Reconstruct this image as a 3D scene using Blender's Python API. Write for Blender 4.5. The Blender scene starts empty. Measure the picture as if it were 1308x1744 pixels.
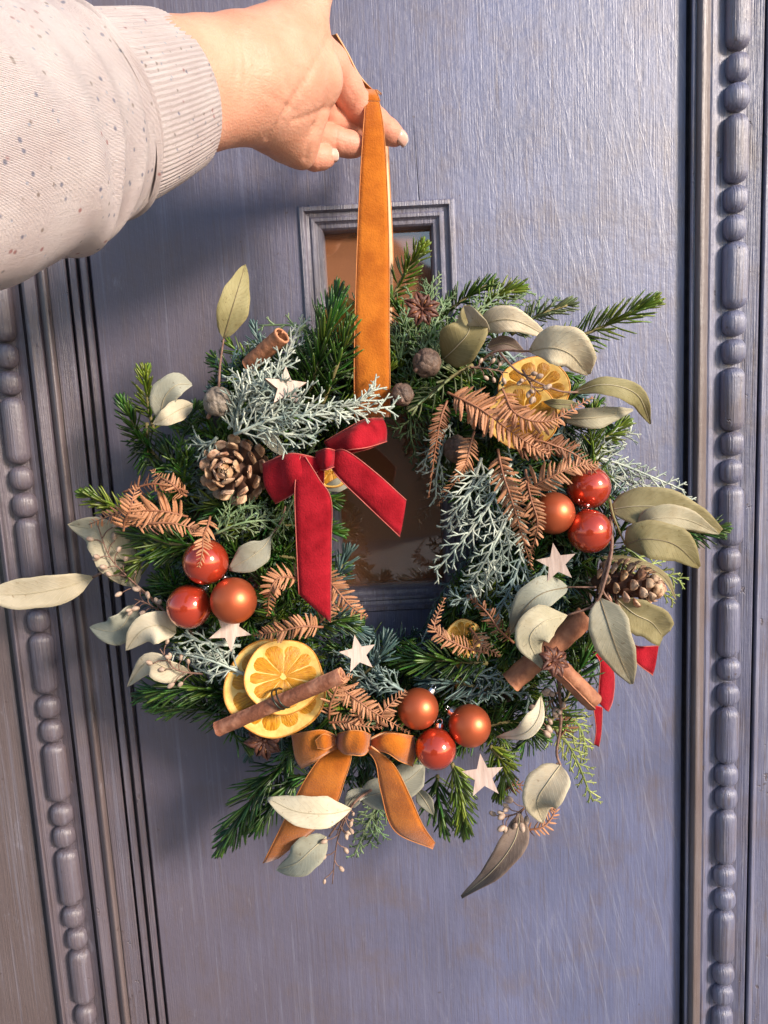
import bpy, bmesh, math, random
import numpy as np
from mathutils import Vector, Matrix, noise
random.seed(7)
R = random.uniform
C = bpy.context.scene.collection
PI = math.pi
def rad(a): return math.radians(a)

# ------------------------------------------------------------------ camera
F = 1260.0; CX, CY = 654.0, 872.0
CAM = Vector((0.0, -0.54, 0.0))
_d = Vector((0.0505, 0.988, 0.142)).normalized()          # world down, in (right, down, forward) of the camera
_x = Vector((1.0, -0.0505, 0.0)); _x = (_x - _d * _x.dot(_d)).normalized()
_z = -_d; _y = _z.cross(_x)
MW = Matrix((_x, _y, _z))                                   # rows: world axes in camera axes -> world = MW @ cam
cr = MW @ Vector((1, 0, 0)); cu = MW @ Vector((0, -1, 0)); cf = MW @ Vector((0, 0, 1))
cam = bpy.data.cameras.new('camera'); camo = bpy.data.objects.new('camera', cam); C.objects.link(camo)
camo.matrix_world = Matrix(((cr.x, cu.x, -cf.x, CAM.x), (cr.y, cu.y, -cf.y, CAM.y), (cr.z, cu.z, -cf.z, CAM.z), (0, 0, 0, 1)))
cam.sensor_width = 36; cam.lens = 36 * F / 1744; cam.clip_start = 0.01; cam.clip_end = 200
bpy.context.scene.camera = camo

# ------------------------------------------------------------------ light
SUN = Vector((1.2, -1.0, 0.62)).normalized()
w = bpy.data.worlds.new('World'); bpy.context.scene.world = w; w.use_nodes = True
nt = w.node_tree; bg = nt.nodes['Background']
sky = nt.nodes.new('ShaderNodeTexSky'); sky.sky_type = 'NISHITA'; sky.sun_disc = False
sky.sun_elevation = math.asin(SUN.z); sky.sun_rotation = math.atan2(SUN.x, SUN.y)
sky.air_density = 1.2; sky.dust_density = 1.0; sky.ozone_density = 3.0
nt.links.new(sky.outputs[0], bg.inputs[0]); bg.inputs[1].default_value = 0.15
sl = bpy.data.lights.new('sun', 'SUN'); sl.energy = 3.7; sl.angle = rad(12); sl.color = (1.0, 0.86, 0.74)
so = bpy.data.objects.new('sun', sl); C.objects.link(so); so.rotation_euler = SUN.to_track_quat('Z', 'Y').to_euler()
so.location = (1, -1, 1)
vs = bpy.context.scene.view_settings
bpy.context.scene.display_settings.display_device = 'sRGB'
vs.view_transform = 'Standard'; vs.look = 'None'; vs.gamma = 1; vs.exposure = 0.66

# ------------------------------------------------------------------ helpers: photo geometry
def P(px, py, y=0.0):
    r = MW @ Vector(((px - CX) / F, (py - CY) / F, 1.0))
    return CAM + r * ((y - CAM.y) / r.y)
def S(px, py, y=0.0):
    r = MW @ Vector(((px - CX) / F, (py - CY) / F, 1.0))
    return ((y - CAM.y) / r.y) / F
RC = (660, 925)
def surf(px, py):
    d = abs(math.hypot(px - RC[0], py - RC[1]) - 305) / 165
    return -(0.032 + 0.042 * math.sqrt(max(0.0, 1 - d * d)))
def V3(p, dy=0.0):
    return P(p[0], p[1], (p[2] if len(p) > 2 else surf(p[0], p[1])) + dy)
def view(p): return (CAM - p).normalized()
def catmull(pts, n):
    pts = [Vector(p) for p in pts]
    if len(pts) == 2:
        return [pts[0].lerp(pts[1], i / (n - 1)) for i in range(n)]
    q = [pts[0] * 2 - pts[1]] + pts + [pts[-1] * 2 - pts[-2]]
    out = []; m = len(pts) - 1
    for i in range(n):
        t = i / (n - 1) * m; k = min(int(t), m - 1); t -= k
        a, b, c, d = q[k:k + 4]
        out.append(0.5 * ((2 * b) + (c - a) * t + (2 * a - 5 * b + 4 * c - d) * t * t + (3 * b - a - 3 * c + d) * t ** 3))
    return out
def lin(vals, t):
    m = len(vals) - 1; x = t * m; k = min(int(x), m - 1); f = x - k
    return vals[k] * (1 - f) + vals[k + 1] * f

# ------------------------------------------------------------------ helpers: objects
ORG = {}
def thing(name, label, cat, loc, group=None):
    o = bpy.data.objects.new(name, None); C.objects.link(o); o.location = loc; o.empty_display_size = 0.01
    o['label'] = label; o['category'] = cat
    if group: o['group'] = group
    ORG[o.name] = Vector(loc); return o
class MB:
    def __init__(s): s.v = []; s.f = []; s.uv = None; s.mi = None
    def add(s, vs, fs):
        b = len(s.v); s.v += [tuple(v) for v in vs]; s.f += [tuple(b + i for i in f) for f in fs]
    def build(s, name, m, parent=None, smooth=True, label=None, kind=None, uv=None, mats=None, mi=None):
        L = ORG[parent.name] if parent else Vector((0, 0, 0))
        me = bpy.data.meshes.new(name)
        vv = np.array(s.v, dtype=np.float64) - np.array(L)
        me.from_pydata(vv.tolist(), [], s.f)
        for mm in (mats or [m]): me.materials.append(mm)
        if mi: me.polygons.foreach_set('material_index', mi)
        me.polygons.foreach_set('use_smooth', [smooth] * len(me.polygons))
        if uv:
            lay = me.uv_layers.new(name='UVMap'); li = np.empty(len(me.loops), dtype=np.int32); me.loops.foreach_get('vertex_index', li)
            lay.data.foreach_set('uv', np.array(uv, dtype=np.float32)[li].ravel())
        me.update()
        o = bpy.data.objects.new(name, me); C.objects.link(o)
        if parent: o.parent = parent; ORG[o.name] = L
        else: ORG[o.name] = Vector((0, 0, 0))
        if label: o['label'] = label
        if kind: o['kind'] = kind
        return o
def inst(name, me, M, parent):
    o = bpy.data.objects.new(name, me); C.objects.link(o); o.parent = parent
    L = ORG[parent.name]; o.matrix_local = Matrix.Translation(-L) @ M; ORG[o.name] = L
    return o
def frames(path, up):
    T = []
    for i in range(len(path)):
        a = path[max(0, i - 1)]; b = path[min(len(path) - 1, i + 1)]
        t = (b - a); T.append(t.normalized() if t.length > 1e-9 else Vector((1, 0, 0)))
    out = []; u = Vector(up)
    for t in T:
        s = t.cross(u)
        if s.length < 1e-4: s = t.cross(Vector((0.3, 0.2, 0.9)))
        s.normalize(); u = s.cross(t).normalized(); out.append((t, s, u))
    return out
def tube(mb, path, r, n=6, up=(0, -1, 0), cap=True):
    fr = frames(path, up); m = len(path); vs = []; fs = []
    for i, (p, (t, s, u)) in enumerate(zip(path, fr)):
        rr = r[i] if isinstance(r, (list, tuple)) else r
        for k in range(n):
            a = 2 * PI * k / n; vs.append(p + s * (math.cos(a) * rr) + u * (math.sin(a) * rr))
    for i in range(m - 1):
        for k in range(n):
            k2 = (k + 1) % n; fs.append((i * n + k, i * n + k2, (i + 1) * n + k2, (i + 1) * n + k))
    if cap: fs += [tuple(range(n - 1, -1, -1)), tuple((m - 1) * n + k for k in range(n))]
    mb.add(vs, fs)
def ellipsoid(mb, c, ax, r, nu=10, nv=7):
    # ax: three orthonormal axes; r: three radii
    vs = []; fs = []
    for j in range(nv + 1):
        th = PI * j / nv
        for i in range(nu):
            ph = 2 * PI * i / nu
            vs.append(c + ax[0] * (r[0] * math.sin(th) * math.cos(ph)) + ax[1] * (r[1] * math.sin(th) * math.sin(ph)) + ax[2] * (r[2] * math.cos(th)))
    for j in range(nv):
        for i in range(nu):
            i2 = (i + 1) % nu; fs.append((j * nu + i, (j + 1) * nu + i, (j + 1) * nu + i2, j * nu + i2))
    mb.add(vs, fs)
def basis(n):
    n = n.normalized(); a = Vector((0, 0, 1)) if abs(n.z) < 0.9 else Vector((1, 0, 0))
    x = a.cross(n).normalized(); return x, n.cross(x), n
def mat4(x, y, z, o, s=1.0):
    if not isinstance(s, (tuple, list)): s = (s, s, s)
    return Matrix(((x.x * s[0], y.x * s[1], z.x * s[2], o.x), (x.y * s[0], y.y * s[1], z.y * s[2], o.y), (x.z * s[0], y.z * s[1], z.z * s[2], o.z), (0, 0, 0, 1)))

# ------------------------------------------------------------------ helpers: materials
def nodes(name):
    m = bpy.data.materials.new(name); m.use_nodes = True; t = m.node_tree
    return m, t, t.nodes['Principled BSDF'], t.nodes['Material Output']
def nd(t, kind, **kw):
    n = t.nodes.new('ShaderNode' + kind)
    for k, v in kw.items():
        if k in n.inputs: n.inputs[k].default_value = v
        else: setattr(n, k, v)
    return n
def coord(t, scale=(1, 1, 1), rot=(0, 0, 0), uv=False):
    # scene metres: the same grain runs on over neighbouring pieces
    if uv: c = nd(t, 'UVMap').outputs[0]
    else: c = nd(t, 'NewGeometry').outputs['Position']
    mp = nd(t, 'Mapping'); mp.inputs['Scale'].default_value = scale; mp.inputs['Rotation'].default_value = rot
    t.links.new(c, mp.inputs[0]); return mp.outputs[0]
def mixc(t, fac, a, b, mode='MIX'):
    n = nd(t, 'Mix', data_type='RGBA', blend_type=mode)
    for sock, v in ((n.inputs[0], fac), (n.inputs[6], a), (n.inputs[7], b)):
        if hasattr(v, 'links'): t.links.new(v, sock)
        elif isinstance(v, (int, float)): sock.default_value = v
        else: sock.default_value = (*v[:3], 1)
    return n.outputs[2]
def rng(t, v, a, b, c=0.0, d=1.0):
    n = nd(t, 'MapRange'); t.links.new(v, n.inputs[0])
    for i, q in enumerate((a, b, c, d)): n.inputs[i + 1].default_value = q
    return n.outputs[0]
def mth(t, op, a, b=0.5):
    n = nd(t, 'Math', operation=op)
    for i, v in enumerate((a, b)):
        if hasattr(v, 'links'): t.links.new(v, n.inputs[i])
        else: n.inputs[i].default_value = v
    return n.outputs[0]
def noi(t, c, scale, detail=3, rough=0.55):
    n = nd(t, 'TexNoise', Scale=scale, Detail=detail, Roughness=rough); t.links.new(c, n.inputs['Vector']); return n.outputs[0]
def bump(t, b, h, dist, strength=1.0):
    n = nd(t, 'Bump'); n.inputs['Strength'].default_value = strength; n.inputs['Distance'].default_value = dist
    t.links.new(h, n.inputs['Height'])
    if b.inputs['Normal'].links: t.links.new(b.inputs['Normal'].links[0].from_socket, n.inputs['Normal'])
    t.links.new(n.outputs[0], b.inputs['Normal'])
def simple(name, a, b, rough=0.55, ns=120, bd=0.0003, bs=400, island=0.0, back=None, sheen=0, coat=0, metal=0, spec=0.5, trans=0.0, lo=.35, hi=.65, objr=0.0):
    m, t, p, out = nodes(name)
    c = coord(t); f = rng(t, noi(t, c, ns), lo, hi)
    col = mixc(t, f, a, b)
    if island:
        ri = nd(t, 'NewGeometry').outputs['Random Per Island']
        hv = nd(t, 'HueSaturation'); t.links.new(col, hv.inputs['Color'])
        t.links.new(rng(t, ri, 0, 1, 1 - island, 1 + island), hv.inputs['Value'])
        r2 = mth(t, 'FRACT', mth(t, 'MULTIPLY', ri, 17.3)); t.links.new(rng(t, r2, 0, 1, 0.5 - island * .06, 0.5 + island * .06), hv.inputs['Hue'])
        col = hv.outputs[0]
    if objr:
        oi = nd(t, 'ObjectInfo').outputs['Random']; hv = nd(t, 'HueSaturation'); t.links.new(col, hv.inputs['Color'])
        t.links.new(rng(t, oi, 0, 1, 1 - objr, 1 + objr), hv.inputs['Value']); o2 = mth(t, 'FRACT', mth(t, 'MULTIPLY', oi, 13.7)); t.links.new(rng(t, o2, 0, 1, .5 - objr * .05, .5 + objr * .05), hv.inputs['Hue'])
        o3 = mth(t, 'FRACT', mth(t, 'MULTIPLY', oi, 29.1)); t.links.new(rng(t, o3, 0, 1, 1 - objr * .8, 1 + objr * .3), hv.inputs['Saturation']); col = hv.outputs[0]
    if back is not None:
        col = mixc(t, nd(t, 'NewGeometry').outputs['Backfacing'], col, back)
    t.links.new(col, p.inputs['Base Color'])
    p.inputs['Roughness'].default_value = rough; p.inputs['Metallic'].default_value = metal
    p.inputs['Specular IOR Level'].default_value = spec
    p.inputs['Sheen Weight'].default_value = sheen; p.inputs['Coat Weight'].default_value = coat; p.inputs['Coat Roughness'].default_value = 0.05
    if bd: bump(t, p, noi(t, c, bs, 4), bd)
    if trans:
        tr = nd(t, 'BsdfTranslucent'); t.links.new(col, tr.inputs[0]); ms = nd(t, 'MixShader'); ms.inputs[0].default_value = trans
        t.links.new(p.outputs[0], ms.inputs[1]); t.links.new(tr.outputs[0], ms.inputs[2]); t.links.new(ms.outputs[0], out.inputs[0])
    return m

def door_mat(name, a, b, strokes=0.0, grain=1.0, rough=0.42, wear=0.5, brown_left=0.0, streak=0.0):
    m, t, p, out = nodes(name)
    pos = nd(t, 'NewGeometry').outputs['Position']; sx = nd(t, 'SeparateXYZ'); t.links.new(pos, sx.inputs[0])
    c = coord(t)
    g = noi(t, coord(t, (1100, 300, 20)), 1.0, 5, 0.6)                 # vertical wood grain under the paint
    big = rng(t, noi(t, c, 9, 4), .35, .68); fine = rng(t, noi(t, coord(t, (60, 60, 6)), 3, 4), .3, .7)
    col = mixc(t, big, a, b)
    col = mixc(t, mth(t, 'MULTIPLY', fine, .35), col, tuple(x * .72 for x in a))
    brown = rng(t, noi(t, coord(t, (420, 420, 22)), 1, 4), .52, .72)
    col = mixc(t, mth(t, 'MULTIPLY', brown, wear), col, (0.105, 0.072, 0.062))
    if streak:
        ls = rng(t, noi(t, coord(t, (700, 500, 18)), 1, 4, .65), .52, .66); col = mixc(t, mth(t, 'MULTIPLY', ls, streak), col, (.30, .305, .38))
        nick = rng(t, noi(t, coord(t, (90, 90, 60)), 1, 4, .7), .66, .70); col = mixc(t, mth(t, 'MULTIPLY', nick, .7), col, (.085, .052, .045)); bump(t, p, nick, -.0006, .8)
    patch = rng(t, noi(t, c, 22, 5, .65), .50, .68)                    # paint rubbed thin in patches
    col = mixc(t, mth(t, 'MULTIPLY', patch, .5), col, (0.135, 0.100, 0.095))
    if brown_left:                                                    # weaker sky sheen put into the colour: browner towards the left
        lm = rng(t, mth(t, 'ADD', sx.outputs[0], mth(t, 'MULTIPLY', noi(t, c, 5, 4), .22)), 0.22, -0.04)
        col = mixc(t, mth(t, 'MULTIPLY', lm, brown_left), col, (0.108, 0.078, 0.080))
    wst = rng(t, noi(t, coord(t, (260, 260, 5)), 1, 5, .65), .55, .70); col = mixc(t, mth(t, 'MULTIPLY', wst, .35), col, (.25, .255, .33))   # long dry-brush streaks
    scf = rng(t, noi(t, coord(t, (70, 70, 26), (0, rad(24), 0)), 1, 5, .7), .62, .70); col = mixc(t, mth(t, 'MULTIPLY', scf, .30), col, (.28, .28, .34))
    sp = rng(t, noi(t, c, 700, 2), .70, .76); col = mixc(t, mth(t, 'MULTIPLY', sp, .4), col, (.34, .34, .40))
    ds = rng(t, noi(t, c, 130, 2), .73, .76); col = mixc(t, mth(t, 'MULTIPLY', ds, .6), col, (.06, .035, .03))
    if strokes:                                                       # slanting ridges left by the paint brush, right half only
        mask = rng(t, mth(t, 'ADD', sx.outputs[0], mth(t, 'MULTIPLY', noi(t, c, 6), .25)), 0.10, 0.26)
        for ang, sc_, lo, hi, k in ((15, (300, 1, 10), .555, .68, .55), (21, (150, 1, 6), .60, .70, .38), (8, (520, 1, 16), .54, .70, .45)):
            wob = nd(t, 'Mapping'); wob.inputs['Rotation'].default_value = (0, rad(ang), 0)
            n1 = nd(t, 'TexNoise', Scale=5.0, Detail=1.0); t.links.new(c, n1.inputs['Vector'])
            va = nd(t, 'VectorMath', operation='MULTIPLY_ADD'); t.links.new(n1.outputs['Color'], va.inputs[0]); va.inputs[1].default_value = (.03, 0, .03); t.links.new(pos, va.inputs[2])
            t.links.new(va.outputs[0], wob.inputs[0])
            sc = nd(t, 'Mapping'); sc.inputs['Scale'].default_value = sc_; t.links.new(wob.outputs[0], sc.inputs[0])
            st = rng(t, noi(t, sc.outputs[0], 1.0, 3, .6), lo, hi)
            st = mth(t, 'MULTIPLY', mth(t, 'MULTIPLY', st, mask), k)
            col = mixc(t, mth(t, 'MULTIPLY', st, .42 * strokes), col, (.33, .335, .40))
            bump(t, p, st, 0.0003, .4)
    t.links.new(col, p.inputs['Base Color'])
    t.links.new(rng(t, g, .3, .7, rough - .06, rough + .14), p.inputs['Roughness'])
    p.inputs['Specular IOR Level'].default_value = 0.75; p.inputs['Coat Weight'].default_value = .5; p.inputs['Coat Roughness'].default_value = .36
    bump(t, p, g, 0.00045 * grain, .7); bump(t, p, noi(t, c, 160, 4), 0.0006, .6)
    t.links.new(p.inputs['Normal'].links[0].from_socket, p.inputs['Coat Normal'])
    return m
M = {}
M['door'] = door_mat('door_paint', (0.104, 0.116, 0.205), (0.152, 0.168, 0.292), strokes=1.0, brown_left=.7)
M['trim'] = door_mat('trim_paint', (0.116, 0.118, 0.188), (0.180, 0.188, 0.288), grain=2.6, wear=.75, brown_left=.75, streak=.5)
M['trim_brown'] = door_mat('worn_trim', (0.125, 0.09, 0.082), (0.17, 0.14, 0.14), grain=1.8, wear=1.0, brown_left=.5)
M['dark'] = simple('dark_gap', (.035, .030, .038), (.06, .052, .058), .8)
M['back_board'] = simple('brown_board', (.28, .11, .05), (.50, .22, .09), .6, ns=14)
M['needle'] = simple('fir_needle', (.016, .056, .006), (.060, .125, .016), .36, island=.6, ns=40, bd=0)
M['needle_lt'] = simple('fir_needle_bright', (.065, .120, .008), (.150, .205, .022), .36, island=.45, ns=40, bd=0)
M['needle_pale'] = simple('fir_needle_pale', (.11, .15, .065), (.17, .19, .085), .45, island=.35, ns=40, bd=0)
M['needle_blue'] = simple('fir_needle_blue', (.035, .080, .075), (.085, .14, .13), .38, island=.45, ns=40, bd=0)
M['twig'] = simple('twig', (.16, .13, .05), (.24, .2, .075), .7, ns=300)
M['twig_grey'] = simple('twig_grey', (.15, .17, .10), (.24, .25, .17), .7, ns=300)
M['twig_brown'] = simple('twig_brown', (.14, .07, .045), (.26, .15, .11), .7, ns=300)
M['juniper'] = simple('juniper_grey', (.20, .255, .215), (.44, .475, .40), .6, island=.45, ns=60, bd=0)
M['juniper_dk'] = simple('juniper_dark', (.105, .165, .155), (.24, .305, .27), .6, island=.45, ns=60, bd=0)
M['cyp'] = simple('cypress_green', (.085, .150, .060), (.20, .265, .135), .55, island=.45, ns=60, bd=0)
M['cyp_dk'] = simple('cypress_dark', (.03, .06, .022), (.065, .105, .04), .5, island=.45, ns=60, bd=0)
M['cyp_lt'] = simple('cypress_bright', (.18, .22, .05), (.30, .34, .10), .5, island=.35, ns=60, bd=0)
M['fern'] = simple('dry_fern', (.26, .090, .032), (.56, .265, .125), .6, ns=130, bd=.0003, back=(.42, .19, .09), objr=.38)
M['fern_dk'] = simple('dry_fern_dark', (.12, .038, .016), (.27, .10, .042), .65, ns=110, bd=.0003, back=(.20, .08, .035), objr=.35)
M['fern_stem'] = simple('fern_stem', (.22, .08, .035), (.34, .15, .08), .6)
def leaf_mat(name, a, b, back, rough=.5, trans=.1):
    m = simple(name, a, b, rough, ns=55, bd=.0002, bs=200, back=back, trans=trans, objr=.14); t = m.node_tree; p = t.nodes['Principled BSDF']
    uv = nd(t, 'UVMap').outputs[0]; sx = nd(t, 'SeparateXYZ'); t.links.new(uv, sx.inputs[0]); ax = mth(t, 'ABSOLUTE', sx.outputs[0])
    wob = mth(t, 'MULTIPLY', noi(t, coord(t), 120, 2), 1.2)
    ph = mth(t, 'ADD', mth(t, 'SUBTRACT', mth(t, 'MULTIPLY', sx.outputs[1], 15), mth(t, 'MULTIPLY', ax, 3.2)), wob)
    vein = rng(t, mth(t, 'ABSOLUTE', mth(t, 'SUBTRACT', mth(t, 'FRACT', ph), .5)), .07, .0)
    edge = rng(t, ax, .90, 1.0); spot = rng(t, noi(t, coord(t), 330, 3, .7), .64, .70); blot = rng(t, noi(t, coord(t), 28, 4, .7), .50, .66)
    src = p.inputs['Base Color'].links[0].from_socket
    col = mixc(t, mth(t, 'MULTIPLY', blot, .5), src, tuple(x * k for x, k in zip(a, (.80, .68, .55))))
    col = mixc(t, mth(t, 'MULTIPLY', vein, .28), col, tuple(x * 1.35 for x in b)); col = mixc(t, mth(t, 'MULTIPLY', edge, .22), col, tuple(min(.8, x * k) for x, k in zip(b, (1.5, 1.3, 1.1))))
    col = mixc(t, mth(t, 'MULTIPLY', spot, .6), col, (a[0] * .55, a[1] * .42, a[2] * .35))
    t.links.new(col, p.inputs['Base Color'])
    p.inputs['Roughness'].default_value = .66; p.inputs['Specular IOR Level'].default_value = .32
    for n in t.nodes:
        if n.type == 'BSDF_TRANSLUCENT': t.links.new(col, n.inputs[0])
    bump(t, p, vein, .00025, .6); return m
M['leaf'] = leaf_mat('eucalyptus_leaf', (.34, .31, .205), (.48, .435, .305), (.30, .26, .17), .55, .1)
M['leaf_olive'] = leaf_mat('eucalyptus_olive', (.205, .175, .068), (.31, .27, .13), (.27, .21, .085), .45, .12)
M['leaf_grey'] = leaf_mat('eucalyptus_grey', (.27, .275, .215), (.38, .38, .295), (.28, .26, .18), .55, .1)
M['leaf_cream'] = leaf_mat('eucalyptus_cream', (.50, .435, .30), (.64, .565, .41), (.35, .31, .2), .55, .1)
M['leaf_brown'] = leaf_mat('eucalyptus_brown', (.18, .125, .10), (.28, .205, .16), (.33, .28, .21), .55, .1)
M['rib'] = simple('leaf_rib', (.42, .36, .23), (.48, .42, .28), .6, bd=0)
M['rib_dk'] = simple('leaf_rib_dark', (.17, .13, .07), (.22, .17, .10), .6, bd=0)
M['bud'] = simple('eucalyptus_bud', (.33, .22, .16), (.48, .36, .27), .6, ns=300)
M['orange_velvet'] = simple('orange_velvet', (.34, .088, .006), (.49, .145, .012), .9, ns=70, bd=.0005, bs=900, sheen=.3, spec=.08)
M['orange_edge'] = simple('orange_selvedge', (.46, .16, .035), (.56, .22, .06), .7)
M['orange_back'] = simple('orange_ribbon_back', (.62, .34, .17), (.70, .42, .24), .55)
M['red_velvet'] = simple('red_velvet', (.22, .004, .010), (.35, .010, .020), .9, ns=80, bd=.0005, bs=900, sheen=.08, spec=.08)
M['red_edge'] = simple('red_selvedge', (.42, .075, .06), (.52, .13, .10), .7)
M['red_back'] = simple('red_ribbon_back', (.5, .1, .08), (.58, .15, .12), .5)
M['steel'] = simple('silver_cap', (.75, .74, .76), (.85, .83, .85), .22, metal=1, bd=0)
M['wire'] = simple('dark_wire', (.03, .04, .03), (.05, .05, .04), .4, metal=.6, bd=0)
M['star'] = None
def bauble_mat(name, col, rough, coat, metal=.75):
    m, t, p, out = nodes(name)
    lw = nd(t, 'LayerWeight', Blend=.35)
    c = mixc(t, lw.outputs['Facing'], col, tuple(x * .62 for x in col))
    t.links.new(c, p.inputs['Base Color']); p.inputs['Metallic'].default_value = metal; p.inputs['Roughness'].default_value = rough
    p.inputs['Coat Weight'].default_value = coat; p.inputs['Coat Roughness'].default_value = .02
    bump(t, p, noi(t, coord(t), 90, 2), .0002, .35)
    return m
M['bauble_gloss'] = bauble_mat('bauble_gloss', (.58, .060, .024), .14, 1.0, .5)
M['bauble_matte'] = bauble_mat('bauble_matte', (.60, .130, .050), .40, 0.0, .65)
def wood_star():
    m, t, p, out = nodes('pale_wood')
    g = noi(t, coord(t, (420, 60, 60), (0, rad(20), 0)), 1, 4); col = mixc(t, rng(t, g, .35, .65), (.46, .335, .27), (.60, .47, .395))
    t.links.new(col, p.inputs['Base Color']); p.inputs['Roughness'].default_value = .65; bump(t, p, g, .0003); return m
M['star'] = wood_star()
M['star_edge'] = simple('star_edge', (.26, .16, .10), (.34, .22, .15), .7)
M['rind'] = simple('orange_rind', (.50, .19, .02), (.64, .29, .05), .5, ns=160, bd=.0006, bs=420)
M['pith'] = simple('orange_pith', (.72, .42, .09), (.82, .56, .17), .5, ns=160)
def flesh(k=1.0, nm='orange_segment'):
    m, t, p, out = nodes(nm); c = coord(t); st = noi(t, coord(t, (26, 2.2, 1), uv=True), 1, 4, .6)
    col = mixc(t, rng(t, st, .35, .65), tuple(x * k for x in (.52, .19, .003)), tuple(x * k for x in (.84, .43, .030))); col = mixc(t, rng(t, noi(t, c, 170, 3), .5, .7), col, (.62, .26, .012))
    t.links.new(col, p.inputs['Base Color']); p.inputs['Roughness'].default_value = .32; bump(t, p, st, .0007, .7); bump(t, p, noi(t, c, 300, 3), .0005, .5)
    tr = nd(t, 'BsdfTranslucent'); t.links.new(col, tr.inputs[0]); ms = nd(t, 'MixShader'); ms.inputs[0].default_value = .25
    t.links.new(p.outputs[0], ms.inputs[1]); t.links.new(tr.outputs[0], ms.inputs[2]); t.links.new(ms.outputs[0], out.inputs[0]); return m
M['segment'] = flesh(); M['segment_dk'] = flesh(.62, 'amber_segment')
M['cinnamon'] = simple('cinnamon', (.24, .085, .04), (.40, .17, .085), .7, ns=130, bd=.0007, bs=330)
M['cinnamon_worn'] = simple('cinnamon_worn', (.19, .065, .032), (.36, .165, .10), .7, ns=110, bd=.0008, bs=330, lo=.46, hi=.66)
M['cinnamon_end'] = simple('cinnamon_end', (.50, .22, .11), (.58, .28, .15), .7)
M['anise'] = simple('star_anise', (.062, .020, .012), (.15, .055, .033), .5, ns=260, bd=.0008, bs=420)
M['seed'] = simple('anise_seed', (.30, .10, .03), (.36, .14, .05), .2, bd=0, coat=.5)
M['cone_in'] = simple('cone_inner', (.045, .018, .010), (.105, .045, .024), .7, ns=200)
M['cone_tip'] = simple('cone_tip', (.24, .105, .048), (.62, .40, .24), .65, ns=210, bd=.0006, bs=300, objr=.22)
M['nut'] = simple('cypress_cone', (.060, .036, .026), (.165, .105, .075), .62, ns=200, bd=.0016, bs=260)
M['nut_grey'] = simple('cypress_cone_grey', (.14, .11, .085), (.30, .25, .20), .65, ns=200, bd=.0016, bs=260)
M['straw'] = simple('straw_ring', (.035, .022, .014), (.075, .05, .03), .9, ns=200)
M['nail_tip'] = simple('nail_tip', (.62, .52, .43), (.70, .60, .50), .3, bd=0)
M['nail'] = simple('fingernail', (.60, .34, .26), (.70, .43, .34), .25, bd=0, coat=.4)
def skin_mat():
    m, t, p, out = nodes('skin'); c = coord(t)
    col = mixc(t, rng(t, noi(t, c, 45, 3), .35, .65), (.56, .265, .170), (.64, .325, .22))
    col = mixc(t, mth(t, 'MULTIPLY', rng(t, noi(t, c, 260, 3), .5, .7), .22), col, (.66, .22, .13))
    fl = nd(t, 'Attribute', attribute_name='flush').outputs['Fac']; col = mixc(t, mth(t, 'MULTIPLY', fl, .45), col, (.62, .22, .15))   # fingers are pinker than the palm
    t.links.new(col, p.inputs['Base Color']); p.inputs['Roughness'].default_value = .5; p.inputs['Specular IOR Level'].default_value = .4
    p.inputs['Subsurface Weight'].default_value = .18; p.inputs['Subsurface Radius'].default_value = (1, .35, .2); p.inputs['Subsurface Scale'].default_value = .006
    cr_ = noi(t, coord(t, (30, 30, 90), (0, rad(35), 0)), 4, 5, .65); bump(t, p, cr_, .0008, .5)
    v = nd(t, 'TexVoronoi', Scale=900); t.links.new(c, v.inputs['Vector']); bump(t, p, v.outputs[0], .00025, .5)
    return m
M['skin'] = skin_mat()
def knit_mat(name, rib):
    m, t, p, out = nodes(name); uvc = coord(t, uv=True); c = coord(t)
    col = mixc(t, rng(t, noi(t, c, 60, 3), .3, .7), (.60, .485, .465), (.71, .61, .585))
    for sc, thr, cc, off in ((330, .10, (.10, .11, .19), 0), (300, .08, (.34, .09, .08), 3.1), (360, .06, (.22, .15, .11), 7.7), (430, .05, (.34, .36, .44), 11)):
        mp = nd(t, 'Mapping'); mp.inputs['Location'].default_value = (off, off, off); t.links.new(c, mp.inputs[0])
        v = nd(t, 'TexVoronoi', Scale=sc); t.links.new(mp.outputs[0], v.inputs['Vector'])
        sel = nd(t, 'SeparateColor'); t.links.new(v.outputs['Color'], sel.inputs[0])
        k = mth(t, 'MULTIPLY', rng(t, v.outputs['Distance'], .34, .16), mth(t, 'LESS_THAN', sel.outputs[0], thr))
        col = mixc(t, mth(t, 'MULTIPLY', k, .8), col, cc)
    t.links.new(col, p.inputs['Base Color']); p.inputs['Roughness'].default_value = .9; p.inputs['Sheen Weight'].default_value = .35
    p.inputs['Specular IOR Level'].default_value = .2
    wv = nd(t, 'TexWave', Scale=1.0, Distortion=1.2, Detail=2); wv.bands_direction = 'X'; wv.inputs['Detail Scale'].default_value = 2
    mp = nd(t, 'Mapping'); mp.inputs['Scale'].default_value = (26, 3, 1); t.links.new(uvc, mp.inputs[0]); t.links.new(mp.outputs[0], wv.inputs['Vector'])
    bump(t, p, wv.outputs['Fac'], .0008, .8); bump(t, p, noi(t, c, 1100, 3, .6), .0004, .5)
    return m
M['knit'] = knit_mat('knit', False); M['knit_rib'] = knit_mat('knit_rib', True)
def glass_mat():
    m, t, p, out = nodes('brown_glass')
    p.inputs['IOR'].default_value = 2.1; p.inputs['Base Color'].default_value = (.36, .155, .075, 1); p.inputs['Roughness'].default_value = .035
    p.inputs['Alpha'].default_value = .62; p.inputs['Specular IOR Level'].default_value = .9; p.inputs['Coat Weight'].default_value = .6
    bump(t, p, noi(t, coord(t), 14, 2), .0008, .4); return m
M['pane'] = glass_mat()

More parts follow.
